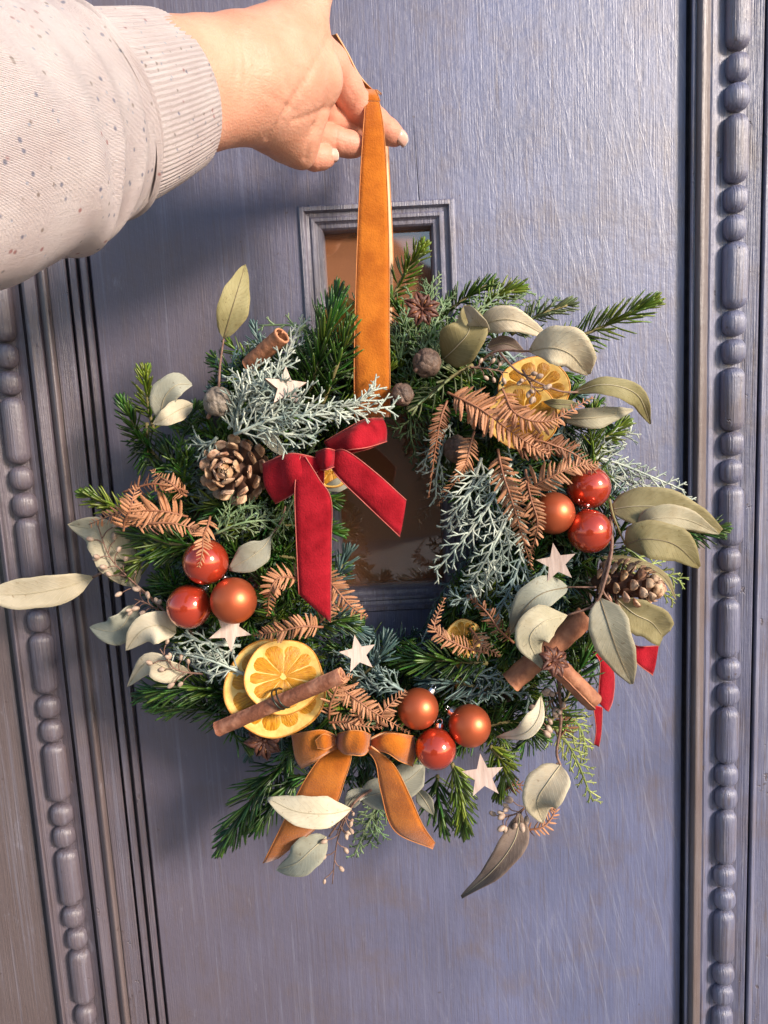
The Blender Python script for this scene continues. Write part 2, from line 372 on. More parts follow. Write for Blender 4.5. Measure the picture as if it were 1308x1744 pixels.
# ------------------------------------------------------------------ the door
ZT, ZB = 0.75, -0.85
door = thing('door', 'old wooden door under blue grey paint with beaded mouldings and a small brown window', 'door', (0, 0, ZB))
def X(px, row=700, y=0.0): return P(px, row, y).x
def prof_strip(name, pts, m, parent=door, row=700, smooth=False, ztop=ZT, zbot=ZB):
    mb = MB(); xs = [(X(px, row, y), y) for px, y in pts]; n = len(xs); K = 2
    vs = []; fs = []
    for k in range(K):
        z = zbot + (ztop - zbot) * k / (K - 1)
        vs += [Vector((x, y, z)) for x, y in xs]
    for k in range(K - 1):
        for i in range(n - 1): fs.append((k * n + i, k * n + i + 1, (k + 1) * n + i + 1, (k + 1) * n + i))
    mb.add(vs, fs); return mb.build(name, m, parent, smooth)
def arc(p0, p1, h, y0=0.0, n=8):
    return [(p0 + (p1 - p0) * i / n, y0 - h * math.sin(PI * i / n)) for i in range(n + 1)]
# window rectangles (world x,z)
wo = [P(505, 343), P(771, 335), P(801, 1052), P(553, 1058)]
xi0 = (P(548, 388).x + P(588, 1003).x) / 2; xi1 = (P(734, 386).x + P(760, 1000).x) / 2; zi1 = P(640, 387).z; zi0 = P(670, 1003).z
fw = 0.5 * (abs(xi0 - P(505, 343).x) + abs(P(771, 335).x - xi1))
xo0, xo1, zo1, zo0 = xi0 - fw, xi1 + fw, zi1 + fw, zi0 - fw
XL, XR = X(181), X(1147)
crx0, crx1 = P(683, 0).x, P(716, 360).x
def slab(name, poly, y0=0.0, dep=.02, m=None, parent=door, bev=.0006):
    mb = MB(); n = len(poly); cx = sum(p[0] for p in poly) / n; cz = sum(p[1] for p in poly) / n
    vs = [Vector((x, y0, z)) for x, z in poly] + [Vector((x, y0 + dep, z)) for x, z in poly]
    mb.add(vs, [tuple(range(n))] + [(i, (i + 1) % n, n + (i + 1) % n, n + i) for i in range(n)])
    o = mb.build(name, m or M['door'], parent, False)
    if bev:
        b = o.modifiers.new('bevel', 'BEVEL'); b.width = bev; b.segments = 2; b.limit_method = 'ANGLE'; b.angle_limit = rad(50)
    return o
zc0 = P(683, 0).z; zc1 = P(716, 360).z
kx = (crx1 - crx0) / (zc1 - zc0); g = .0005
cxa = crx0 + kx * (ZT - zc0); cxb = crx0 + kx * (zo1 - zc0)
zm_ = P(683, 150).z; cxm = crx0 + kx * (zm_ - zc0) + .0012; g = .0003
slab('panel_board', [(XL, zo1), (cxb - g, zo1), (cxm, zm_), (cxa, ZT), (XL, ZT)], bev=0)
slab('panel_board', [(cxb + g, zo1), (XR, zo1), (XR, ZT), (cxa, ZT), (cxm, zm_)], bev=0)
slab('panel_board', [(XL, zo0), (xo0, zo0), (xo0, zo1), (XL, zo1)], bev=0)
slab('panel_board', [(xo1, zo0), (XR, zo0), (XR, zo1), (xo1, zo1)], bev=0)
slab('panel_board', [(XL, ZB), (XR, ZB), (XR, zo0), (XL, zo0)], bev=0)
# window frame: stepped moulding swept round the rectangle, one piece per side
prof = [(0, 0), (0, -.0012), (.06, -.0022), (.22, -.0022), (.27, -.0006), (.30, .0008), (.44, .0012), (.52, .0000), (.64, .0002), (.70, .0016), (.76, .0026), (.90, .0030), (.97, .0044), (1, .007), (1, .016)]
def side(ax, az, bx, bz, ix0, iz0, ix1, iz1):
    mb = MB(); vs = []
    for f, y in prof:
        vs += [Vector((ax + (ix0 - ax) * f, y, az + (iz0 - az) * f)), Vector((bx + (ix1 - bx) * f, y, bz + (iz1 - bz) * f))]
    mb.add(vs, [(2 * i, 2 * i + 1, 2 * i + 3, 2 * i + 2) for i in range(len(prof) - 1)])
    return mb
wf = MB().build('window_frame', M['trim'], door) if False else None
sides = [(xo0, zo1, xo1, zo1, xi0, zi1, xi1, zi1), (xo1, zo1, xo1, zo0, xi1, zi1, xi1, zi0), (xo1, zo0, xo0, zo0, xi1, zi0, xi0, zi0), (xo0, zo0, xo0, zo1, xi0, zi0, xi0, zi1)]
for s_ in sides: side(*s_).build('window_moulding', M['trim'], door, False)
slab('glass_pane', [(xi0, zi0), (xi1, zi0), (xi1, zi1), (xi0, zi1)], .014, .003, M['pane'], bev=0)
slab('inner_board', [(xi0 - .01, zi0 - .01), (xi1 + .01, zi0 - .01), (xi1 + .01, zi1 + .01), (xi0 - .01, zi1 + .01)], .030, .01, M['back_board'], bev=0)
for a in ((xi0 - .012, xi0 - .0002), (xi1 + .0002, xi1 + .012)):
    slab('window_reveal', [(a[0], zi0), (a[1], zi0), (a[1], zi1), (a[0], zi1)], .0165, .0134, M['trim_brown'], bev=0)
for a in ((zi0 - .012, zi0 - .0002), (zi1 + .0002, zi1 + .012)):
    slab('window_reveal', [(xi0, a[0]), (xi1, a[0]), (xi1, a[1]), (xi0, a[1])], .0165, .0134, M['trim_brown'], bev=0)
# right mouldings
prof_strip('panel_bevel', [(1147, .0004), (1164, .0010)], M['door'])
prof_strip('panel_joint', [(1163.5, .0012), (1165.0, .004), (1168, .004), (1171.5, .000), (1173.2, -.004)], M['dark'])
prof_strip('ridge', [(1173, -.003)] + arc(1173, 1181, .0015, -.005, 6), M['trim'])
prof_strip('round_moulding', arc(1180.5, 1203.5, .0048, -.0055, 10), M['trim_brown'], smooth=True)
prof_strip('bead_bed', [(1203, -.0055), (1207, -.0062), (1215, -.0045), (1224, -.0035), (1262, -.0035), (1272, -.0045), (1287, -.006), (1288.3, -.005), (1288.8, .001), (1291.2, .001)], M['trim'])
prof_strip('ridge', [(1291, .0012)] + arc(1291.3, 1303, .003, -.004, 6), M['trim'])
prof_strip('door_stile', [(1302.5, -.0035), (2100, -.0035)], M['trim'])
# left mouldings
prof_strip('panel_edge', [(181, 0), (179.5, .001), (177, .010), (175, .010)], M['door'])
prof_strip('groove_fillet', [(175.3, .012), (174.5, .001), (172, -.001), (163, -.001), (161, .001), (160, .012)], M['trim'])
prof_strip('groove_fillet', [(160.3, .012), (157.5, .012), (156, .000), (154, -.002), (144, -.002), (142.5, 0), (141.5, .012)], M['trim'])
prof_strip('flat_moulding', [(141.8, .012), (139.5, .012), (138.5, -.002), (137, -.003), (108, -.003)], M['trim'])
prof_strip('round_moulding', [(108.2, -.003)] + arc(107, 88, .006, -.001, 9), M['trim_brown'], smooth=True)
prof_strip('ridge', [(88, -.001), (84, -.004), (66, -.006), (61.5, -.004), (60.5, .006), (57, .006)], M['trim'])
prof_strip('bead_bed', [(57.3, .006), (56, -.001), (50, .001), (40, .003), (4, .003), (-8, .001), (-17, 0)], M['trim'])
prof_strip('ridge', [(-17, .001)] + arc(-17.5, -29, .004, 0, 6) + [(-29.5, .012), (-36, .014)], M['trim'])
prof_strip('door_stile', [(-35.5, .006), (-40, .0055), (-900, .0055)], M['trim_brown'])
# beads: pill, two balls, repeated
def bead_mesh(L, r, name):
    mb = MB(); n = 14; vs = []; fs = []; K = []
    for j in range(5): a = PI / 2 * j / 4; K.append((-L / 2 + r * .55 * (1 - math.sin(a)), math.cos(PI / 2 - a)))
    prof_ = [(-L / 2, .02), (-L / 2 + .05 * r, .42), (-L / 2 + .2 * r, .72), (-L / 2 + .5 * r, .93), (-L / 2 + .85 * r, 1.0)]
    prof_ = prof_ + [(-z, q) for z, q in reversed(prof_)]
    for z, q in prof_:
        for k in range(n):
            a = 2 * PI * k / n; vs.append((math.cos(a) * r * q, math.sin(a) * r * q * .9, z))
    for i in range(len(prof_) - 1):
        for k in range(n): k2 = (k + 1) % n; fs.append((i * n + k, i * n + k2, (i + 1) * n + k2, (i + 1) * n + k))
    me = bpy.data.meshes.new(name); me.from_pydata(vs, [], fs); me.materials.append(M['trim']); me.polygons.foreach_set('use_smooth', [True] * len(fs)); return me
def bead_run(px, row, zpair, period, yb, r):
    x = X(px, row, yb)
    ball = bead_mesh(.0185, r, 'bead'); pill = bead_mesh(period - 2 * .0193, r, 'long_bead')
    k0 = -8
    for k in range(-9, 10):
        z = zpair + k * period
        if z > ZT - .06 or z < ZB + .06: continue
        for zz, me, nm in ((z + .0096, ball, 'bead'), (z - .0096, ball, 'bead'), (z + period / 2, pill, 'long_bead')):
            s = R(.94, 1.05)
            o = inst(nm, me, mat4(Vector((1, 0, 0)), Vector((0, 1, 0)), Vector((0, 0, 1)), Vector((x + R(-.0004, .0004), yb, zz + R(-.0006, .0006))), (s, s, R(.97, 1.0))), door)
zr = [(P(1240, r).z) for r in (144, 363, 573, 782, 971, 1159, 1332.5, 1501, 1663)]
per = (zr[0] - zr[-1]) / 8
bead_run(1247, 700, zr[4], per, -.0055, S(1246, 700) * 19.5)
zl = [(P(60, r).z) for r in (620.5, 832.5, 1035, 1227, 1404, 1576)]
perl = (zl[0] - zl[-1]) / 5
bead_run(23, 700, zl[2], perl, .001, S(23, 700) * 20)
# nail holes and rust specks are left to the paint

# ------------------------------------------------------------------ what the glass and the baubles mirror
M['wall_brown'] = simple('brown_render', (.17, .095, .06), (.27, .16, .10), .85, ns=1.5, bd=.004, bs=40)
M['roof_tile'] = simple('roof_tile', (.12, .05, .035), (.2, .09, .06), .8, ns=6, bd=.01, bs=12)
M['white_frame'] = simple('white_frame', (.6, .58, .54), (.7, .68, .64), .5, ns=5, bd=0)
M['window_dark'] = simple('window_dark', (.02, .022, .025), (.03, .033, .04), .05, ns=5, bd=0)
M['paving'] = simple('paving', (.16, .145, .13), (.26, .24, .22), .85, ns=9, bd=.003, bs=60)
mb = MB(); mb.add([Vector((-40, -40, -1.36)), Vector((40, -40, -1.36)), Vector((40, .3, -1.36)), Vector((-40, .3, -1.36))], [(0, 1, 2, 3)])
o = mb.build('pavement', M['paving']); o['kind'] = 'structure'
hy = -7.0; hx0, hx1, he, hr = -4.2, .62, 1.15, 2.6
hs = thing('house', 'brown gabled house across the street, mirrored in the small window', 'house', (hx0, hy, -1.36))
mid = (hx0 + hx1) / 2; ring_ = [(hx0, -1.36), (hx1, -1.36), (hx1, he), (mid, hr), (hx0, he)]; mb = MB()
vs_ = [Vector((x, hy, z)) for x, z in ring_] + [Vector((x, hy - 6, z)) for x, z in ring_]
mb.add(vs_, [(0, 1, 2, 3, 4)] + [(i, (i + 1) % 5, 5 + (i + 1) % 5, 5 + i) for i in range(5)]); mb.build('wall', M['wall_brown'], hs, False)
for sg in (-1, 1):
    ex = mid + sg * (hx1 - mid + .2); ez = he - .2 * (hr - he) / (hx1 - mid); mb = MB(); q = [(mid, hr + .03), (ex, ez + .03), (ex, ez + .16), (mid, hr + .17)]
    mb.add([Vector((x, hy + .15, z)) for x, z in q] + [Vector((x, hy - 6.2, z)) for x, z in q], [(0, 1, 2, 3), (7, 6, 5, 4)] + [(i, (i + 1) % 4, 4 + (i + 1) % 4, 4 + i) for i in range(4)]); mb.build('roof', M['roof_tile'], hs, False)
for wx in (-3.3, -1.9, -.5):
    for wz in (-.75, .1):
        f = slab('window', [(wx - .3, wz), (wx + .3, wz), (wx + .3, wz + .62), (wx - .3, wz + .62)], hy - .02, .05, M['white_frame'], hs, bev=0)
        slab('pane', [(wx - .24, wz + .06), (wx + .24, wz + .06), (wx + .24, wz + .56), (wx - .24, wz + .56)], hy + .031, .01, M['window_dark'], f, bev=0)

# ------------------------------------------------------------------ plants: builders
def needle(mb, p, d, up, L, wd, tip=.75):
    s = d.cross(up)
    if s.length < 1e-5: s = d.cross(Vector((.3, .5, .8)))
    s.normalize(); u = s.cross(d); bend = u * (-.10 * L)
    h = wd * .32; vs = []
    for f, q, b in ((0, .35, 0), (.45, 1.0, .35), (.88, tip, .85)):
        c = p + d * (L * f) + bend * b * f
        vs += [c - s * (wd * .5 * q), c - u * h * q, c + s * (wd * .5 * q), c + u * h * q]
    vs.append(p + d * L + bend)
    fs = []
    for i in (0, 4):
        for k in range(4): fs.append((i + k, i + (k + 1) % 4, i + 4 + (k + 1) % 4, i + 4 + k))
    for k in range(4): fs.append((8 + k, 8 + (k + 1) % 4, 12))
    mb.add(vs, fs)
def fir_geo(mbn, mbs, path, nl, wd, step, front=None, spread=1.0, a0=62, a1=30):
    L = sum((path[i + 1] - path[i]).length for i in range(len(path) - 1))
    n = max(8, int(L / step)); fr = frames(path, (0, -1, 0.15))
    for i in range(n):
        t = (i + R(-.4, .4)) / n; t = min(max(t, 0), .999)
        x = t * (len(path) - 1); k = int(x); p = path[k].lerp(path[k + 1], x - k); T, s, u = fr[k]
        ph = rad(R(-25, 205)) if front is None else rad(R(*front))
        a = rad((a0 + (a1 - a0) * t ** 1.5) * spread + R(-9, 9))
        radial = s * math.cos(ph) + u * math.sin(ph)
        d = (T * math.cos(a) + radial * math.sin(a)).normalized()
        ll = nl * R(.8, 1.1) * (1 - .35 * max(0, t - .75) / .25) * (.75 + .25 * min(1, t / .15))
        needle(mbn, p, d, radial.lerp(T, .2), ll, wd * R(.85, 1.15))
    for j in range(5):
        T, s, u = fr[-1]; a = 2 * PI * j / 5; needle(mbn, path[-1], (T + (s * math.cos(a) + u * math.sin(a)) * .4).normalized(), u, nl * .6, wd)
    if mbs is not None: tube(mbs, path, [.0014 - .0007 * i / (len(path) - 1) for i in range(len(path))], 6)
def sprig(label, pts, m='needle', nl=43, wd=5.3, step=.00075, stem='twig', **kw):
    pth = catmull([V3(p) for p in pts], 14); sc = S(pts[0][0], pts[0][1], pth[0].y)
    t = thing('fir_sprig', label, 'fir sprig', pth[0], 'fir sprigs of the wreath')
    a, b = MB(), MB(); fir_geo(a, b, pth, nl * sc, wd * sc, step, **kw)
    b.build('twig', M[stem], t); a.build('needles', M[m], t, kind='stuff'); return t
def branchlet(mb, p, d, nrm, L, r, depth, dens, seed=0):
    # thin forking branchlet of scale leaves
    n = 5; side = d.cross(nrm).normalized(); path = [p]; c = R(-.35, .35); dd = d.copy()
    for i in range(n):
        dd = (dd + side * (c / n) + nrm * R(-.12, .12)).normalized(); path.append(path[-1] + dd * (L / n))
    tube(mb, path, [r * (1.15 if i % 2 else .9) * (1 - .35 * i / n) for i in range(n + 1)], 4, up=nrm)
    if depth > 0:
        k = max(2, int(L * dens))
        for j in range(k):
            t = (j + .6) / (k + .3); x = t * n; q = min(int(x), n - 1); pp = path[q].lerp(path[q + 1], x - q)
            sg = 1 if j % 2 else -1; dv = (path[q + 1] - path[q]).normalized(); a = rad(R(30, 48))
            nd_ = (dv * math.cos(a) + side * (sg * math.sin(a)) + nrm * R(-.25, .3)).normalized()
            branchlet(mb, pp, nd_, nrm, L * R(.38, .55) * (1 - .45 * t), r * .85, depth - 1, dens)
def spray_geo(mb, path, L, r, step, depth=1, dens=260, ang=(28, 48), flat=.3, rs=None):
    fr = frames(path, (0, -1, .1)); tot = sum((path[i + 1] - path[i]).length for i in range(len(path) - 1)); n = max(4, int(tot / step))
    for j in range(n):
        t = (j + .5) / n; x = t * (len(path) - 1); k = int(x); p = path[k].lerp(path[k + 1], x - k); T, s, u = fr[k]
        sg = 1 if j % 2 else -1; a = rad(R(*ang)); d = (T * math.cos(a) + (s * sg + u * R(-flat, flat * 1.4)).normalized() * math.sin(a)).normalized()
        branchlet(mb, p, d, (u + s * R(-.3, .3)).normalized(), L * (1 - .55 * t) * R(.75, 1.15), r, depth, dens)
    tube(mb, path, [r * 1.7 * (1 - .5 * i / (len(path) - 1)) for i in range(len(path))], 5)
def spray(name, label, cat, paths, m, L=40, r=2.0, step=.004, stem=None, group=None, **kw):
    t = None
    for pts in paths:
        pth = catmull([V3(p) for p in pts], 12); sc = S(pts[0][0], pts[0][1], pth[0].y)
        if t is None: t = thing(name, label, cat, pth[0], group); mb = MB(); sm = MB()
        spray_geo(mb, pth, L * sc, r * sc, step, **kw)
        tube(sm, pth, [r * sc * 1.35 * (1 - .6 * i / 11) for i in range(12)], 6)
    sm.build('stem', M[stem or ('twig_grey' if 'jun' in name else 'twig')], t); mb.build('foliage', M[m], t, kind='stuff'); return t
def leaf_geo(mid3, w, side=.5, cup=.2, roll=0, wave=.05, prof=None, n=18, m=9, base_w=.0):
    """mid3: 3-D midrib; w: full width in metres; side: share of the width on the left; roll about the midrib in degrees"""
    mb = MB(); fr = []
    for i in range(len(mid3)):
        T = (mid3[min(i + 1, len(mid3) - 1)] - mid3[max(i - 1, 0)]).normalized(); v = view(mid3[i]); s = T.cross(v).normalized(); u = s.cross(T)
        t = i / (len(mid3) - 1); ro = rad(lin(roll, t) if isinstance(roll, (list, tuple)) else roll)
        fr.append((s * math.cos(ro) + u * math.sin(ro), u * math.cos(ro) - s * math.sin(ro)))
    ph = R(0, 6); vs = []; N = len(mid3); mb.luv = []; wob_ = [R(-1, 1) for _ in range(8)]
    for i, p in enumerate(mid3):
        t = i / (N - 1); q = lin(prof, t) if prof else (math.sin(PI * min(1, t ** .85)) ** .8 * (1 - .18 * t) * 1.06 + base_w * (1 - t))
        s, u = fr[i]
        for j in range(m):
            x = -1 + 2 * j / (m - 1); hw = w * (side if x < 0 else 1 - side) * q * (1 + .05 * math.sin(t * 11 + wob_[0] * 3 + (0 if x < 0 else 2)) + .03 * math.sin(t * 23 + wob_[1] * 3)); mb.luv.append((x, t))
            vs.append(p + s * (x * hw) + u * ((abs(x) ** 1.6) * hw * cup * .65 + math.sin(t * 9 + ph + (2 if x < 0 else 0)) * wave * hw * abs(x) - (.0003 if j == m // 2 else 0)))
    fs = [(i * m + j, i * m + j + 1, (i + 1) * m + j + 1, (i + 1) * m + j) for i in range(N - 1) for j in range(m - 1)]
    mb.add(vs, fs); return mb, fr
def leaf(par, pts, w, m='leaf', rib='rib', label=None, **kw):
    pth = catmull([V3(p) for p in pts], 18); sc = S(pts[0][0], pts[0][1], pth[9].y)
    mb, fr = leaf_geo(pth, w * sc * .92, **kw); o = mb.build('leaf', M[m], par, label=label, uv=mb.luv)
    so_ = o.modifiers.new('thick', 'SOLIDIFY'); so_.thickness = .00022; so_.offset = 0
    r = MB(); tube(r, [p + f[1] * .00018 for p, f in zip(pth[:-1], fr)], [.00036 * (1 - .7 * i / 17) for i in range(17)], 5); r.build('midrib', M[rib], o)
    return o
def stemline(par, pts, r0=2.6, r1=1.6, m='twig_brown'):
    pth = catmull([V3(p) for p in pts], 16); sc = S(pts[0][0], pts[0][1], pth[0].y); mb = MB()
    tube(mb, pth, [(r0 + (r1 - r0) * i / 15) * sc for i in range(16)], 6); return mb.build('stem', M[m], par)
BUDME = None
def buds(par, pts, n, spread=26, size=5.0):
    """a forking spray of stalks with pods along pts (pixels)"""
    global BUDME
    if BUDME is None:
        b = MB(); ellipsoid(b, Vector((0, 0, 0)), (Vector((1, 0, 0)), Vector((0, 1, 0)), Vector((0, 0, 1))), (.5, .5, .8), 8, 6)
        BUDME = bpy.data.meshes.new('bud'); BUDME.from_pydata(b.v, [], b.f); BUDME.materials.append(M['bud']); BUDME.polygons.foreach_set('use_smooth', [True] * len(b.f))
    pth = catmull([V3(p) for p in pts], 20); sc = S(pts[0][0], pts[0][1], pth[0].y); fr = frames(pth, (0, -1, 0)); mb = MB()
    tube(mb, pth, [sc * 1.8 * (1 - .5 * i / 19) for i in range(20)], 5)
    for j in range(n):
        k = int(3 + (j / n) * 15); T, s, u = fr[k]; sg = 1 if j % 2 else -1
        d = (T * R(.3, .8) + s * sg * R(.5, 1) + u * R(-.3, .6)).normalized(); e = pth[k] + d * (spread * sc * R(.5, 1)); mid = pth[k].lerp(e, .5) + T * (sc * 3)
        q = catmull([pth[k], mid, e], 6); tube(mb, q, sc * .95, 4)
        for h in range(random.choice((1, 2, 2))):
            dd = (d + s * R(-.8, .8) + u * R(-.5, .5)).normalized(); x, y_, z = basis(dd); s_ = sc * size * R(1.3, 1.8)
            ee = e + dd * s_ * .9; tube(mb, [e, ee], sc * .8, 4); inst('bud', BUDME, mat4(x, y_, z, ee, s_), par)
    mb.build('bud_stalk', M['twig_brown'], par)
# fern leaflets share three meshes
def leaflet_mesh(k, m):
    vs = []; fs = []; n = 15; q = (.0, .35, -.25, .7)[k]
    for i in range(n):
        t = i / (n - 1); lobe = .026 * math.cos(t * 2 * PI * 5.5)
        hw = (.150 + lobe) * (1 - t ** 4.0) ** .6 * (.75 + .25 * min(1, t / .2)) + .004; cz = -.28 * t * t * (.5 + q); y0 = .16 * t * t * (1 + q)
        tw = q * t * 1.3
        for j, x in enumerate((-1, -.5, 0, .5, 1)):
            yy = x * hw; zz = -abs(x) ** 2 * hw * .5 + (-.025 if j == 2 else 0)
            vs.append((t * (1 - .12 * t * abs(q)), y0 + yy * math.cos(tw) - zz * math.sin(tw), cz + yy * math.sin(tw) + zz * math.cos(tw)))
    for i in range(n - 1):
        for j in range(4): fs.append((i * 5 + j, i * 5 + j + 1, i * 5 + j + 6, i * 5 + j + 5))
    me = bpy.data.meshes.new('leaflet'); me.from_pydata(vs, [], fs); me.materials.append(m); me.polygons.foreach_set('use_smooth', [True] * len(fs)); return me
LEAFLET = {k: [leaflet_mesh(i, M[k]) for i in range(4)] for k in ('fern', 'fern_dk')}
def fern(label, pts, L=30, m='fern', twist=0, gap=7.0, start=.06, curl=.0, wid=1.0, one=None, cat='fern frond'):
    pth = catmull([V3(p) for p in pts], 30); sc = S(pts[0][0], pts[0][1], pth[0].y); w0 = R(0, 6)
    pth = [p + (view(p) * math.cos(w0 + i * .22) + Vector((math.sin(w0 + i * .3), 0, math.cos(w0 * 2 + i * .27))) * .6) * (sc * 3.0 * min(1, i / 10)) for i, p in enumerate(pth)]
    t = thing('fern_frond', label, cat, pth[0], 'dry fern fronds on the wreath')
    mb = MB(); tube(mb, pth, [sc * (2.2 - 1.5 * i / 29) for i in range(30)], 6); mb.build('stem', M['fern_stem'], t)
    tot = sum((pth[i + 1] - pth[i]).length for i in range(29)); gap *= .92; L *= .92; n = int(tot / (gap * sc)); tw0 = rad(R(-15, 15))
    for j in range(n):
        f = start + (1 - start) * (j + .5) / n; x = f * 29; k = min(int(x), 28); p = pth[k].lerp(pth[k + 1], x - k)
        T = (pth[k + 1] - pth[k]).normalized(); v = view(p); s = T.cross(v).normalized(); u = s.cross(T); a = tw0 + rad(twist) * f
        s, u = s * math.cos(a) + u * math.sin(a), u * math.cos(a) - s * math.sin(a)
        ll = L * sc * min(1, .55 + f * 2.2) * (1 - f ** 2.2 * .82)
        for sg in (1, -1):
            if one and sg != one: continue
            b = rad(R(62, 78) - 14 * f); d = T * math.cos(b) + s * (sg * math.sin(b)) + u * R(-.15, .42); d.normalize()
            yv = (T - d * T.dot(d)).normalized(); zv = d.cross(yv)
            if zv.dot(u) < 0: zv = -zv
            rl = rad(R(-40, 40)); yv, zv = yv * math.cos(rl) + zv * math.sin(rl), zv * math.cos(rl) - yv * math.sin(rl)
            q = ll * R(.82, 1.1); inst('leaflet', random.choice(LEAFLET[m]), mat4(d, yv, zv, p + u * R(-.0004, .0004), (q, min(q, L * sc * .75) * .62 * wid * R(.8, 1.15) + .0008, q * R(.3, 2.0))), t)
    return t
# ribbons from two edges
def strip_geo(A, B, n=24, m=7, camber=.0, ripple=.0):
    a = catmull(A, n); b = catmull(B, n); mb = MB(); vs = []; ph = R(0, 6)
    for i in range(n):
        w_ = (b[i] - a[i]); T = (a[min(i + 1, n - 1)] - a[max(i - 1, 0)]).normalized(); nn = w_.cross(T)
        nn = nn.normalized() if nn.length > 1e-9 else Vector((0, -1, 0))
        if nn.dot(view(a[i])) < 0: nn = -nn
        for j in range(m):
            x = j / (m - 1); vs.append(a[i] + w_ * x + nn * (camber * w_.length * math.sin(PI * x) + ripple * w_.length * math.sin(6.5 * i / n * 2 + x * 2.4 + ph) * math.sin(PI * x)))
    fs = [(i * m + j, i * m + j + 1, (i + 1) * m + j + 1, (i + 1) * m + j) for i in range(n - 1) for j in range(m - 1)]
    mb.add(vs, fs); return mb, a, b
def ribbon(par, name, A, B, front, back, edge, camber=.04, ripple=.02, label=None, thick=.0009, n=24):
    A3 = [V3(p) for p in A]; B3 = [V3(p) for p in B]; mb, a, b = strip_geo(A3, B3, n, 7, camber, ripple)
    # make the faces look towards the camera so the pile is on the near side
    v = [Vector(q) for q in mb.v]; f = mb.f[len(mb.f) // 2]; nn = (v[f[1]] - v[f[0]]).cross(v[f[2]] - v[f[0]])
    if nn.dot(view(v[f[0]])) < 0: mb.f = [tuple(reversed(f)) for f in mb.f]
    o = mb.build(name, None, par, mats=[M[front], M[back]], label=label)
    s_ = o.modifiers.new('thick', 'SOLIDIFY'); s_.thickness = thick; s_.offset = -1; s_.material_offset = 1; s_.material_offset_rim = 1
    for e in (a, b):
        t = MB(); tube(t, e, .00032, 5); t.build('selvedge', M[edge], o)
    return o

# ------------------------------------------------------------------ wreath base and filler
ring = thing('wreath_base', 'dark straw ring under the greenery, bound with wire', 'wreath base', P(RC[0], RC[1], -.03))
c0 = P(RC[0], RC[1], -.03); rr = 305 * S(RC[0], RC[1], -.03)
mb = MB(); pth = [c0 + Vector((math.cos(a) * rr, 0, math.sin(a) * rr)) for a in [2 * PI * i / 72 for i in range(73)]]
tube(mb, pth, [.023 + R(-.0015, .0015) for _ in pth], 14, up=(0, -1, 0), cap=False); mb.build('straw_ring', M['straw'], ring)
mb = MB(); hp = []
for i in range(900):
    a = 2 * PI * i / 900; b = a * 34; q = .0245
    d = Vector((math.cos(a), 0, math.sin(a))); hp.append(c0 + d * (rr + math.cos(b) * q) + Vector((0, -1, 0)) * (math.sin(b) * q))
tube(mb, hp, .0005, 4, cap=False); mb.build('binding_wire', M['wire'], ring)
def inhole(px, py): return ((px - 668) / 92) ** 2 + ((py - 890) / 190) ** 2 < 1
def fill(name, label, n, m, kind, seed, dlo=.022, rspan=(-165, 105), size=1.0):
    random.seed(seed); mb = MB(); k = 0; tries = 0
    while k < n and tries < n * 8:
        tries += 1
        a = R(0, 2 * PI); ro = 305 + R(*rspan); px = RC[0] + math.cos(a) * ro; py = RC[1] + math.sin(a) * ro
        tang = a + PI / 2 * random.choice((1, -1)) ; da = a + R(-.5, .5) if random.random() < .35 else tang + R(-.6, .6)
        ln = R(70, 125) * size; ex = px + math.cos(da) * ln; ey = py + math.sin(da) * ln
        er = math.hypot(ex - RC[0], ey - RC[1])
        if inhole(ex, ey) or inhole(px, py) or er > 432 or er < 105: continue
        ys = min(-dlo, surf(px, py) + R(.006, .03)); ye = min(-dlo, surf(ex, ey) + R(-.004, .018))
        p0, p1 = P(px, py, ys), P(ex, ey, ye); mid = p0.lerp(p1, .5) + Vector((R(-.004, .004), R(-.006, 0), R(-.004, .004)))
        pt = catmull([p0, mid, p1], 10); sc = S(px, py, ys)
        if kind == 'fir': fir_geo(mb, mb, pt, 38 * sc * R(.8, 1.1), 4.4 * sc, .0012)
        else: spray_geo(mb, pt, 34 * sc, 1.7 * sc, .0055, depth=1, dens=230)
        k += 1
    o = mb.build(name, M[m], None, kind='stuff'); o['label'] = label; o['category'] = 'greenery'; return o
fill('fir_greenery', 'dense dark fir greenery packed round the whole wreath beneath the decorations', 280, 'needle', 'fir', 3)
fill('light_fir_greenery', 'lighter green fir tips mixed into the wreath beneath the decorations', 60, 'needle_lt', 'fir', 14)
fill('blue_fir_greenery', 'blue green fir tips mixed into the wreath beneath the decorations', 80, 'needle_blue', 'fir', 4)
fill('juniper_greenery', 'thin dark juniper whips mixed into the wreath beneath the decorations', 120, 'juniper_dk', 'jun', 5)
fill('cypress_greenery', 'dark cypress foliage mixed into the wreath beneath the decorations', 60, 'cyp', 'jun', 6)
random.seed(11)

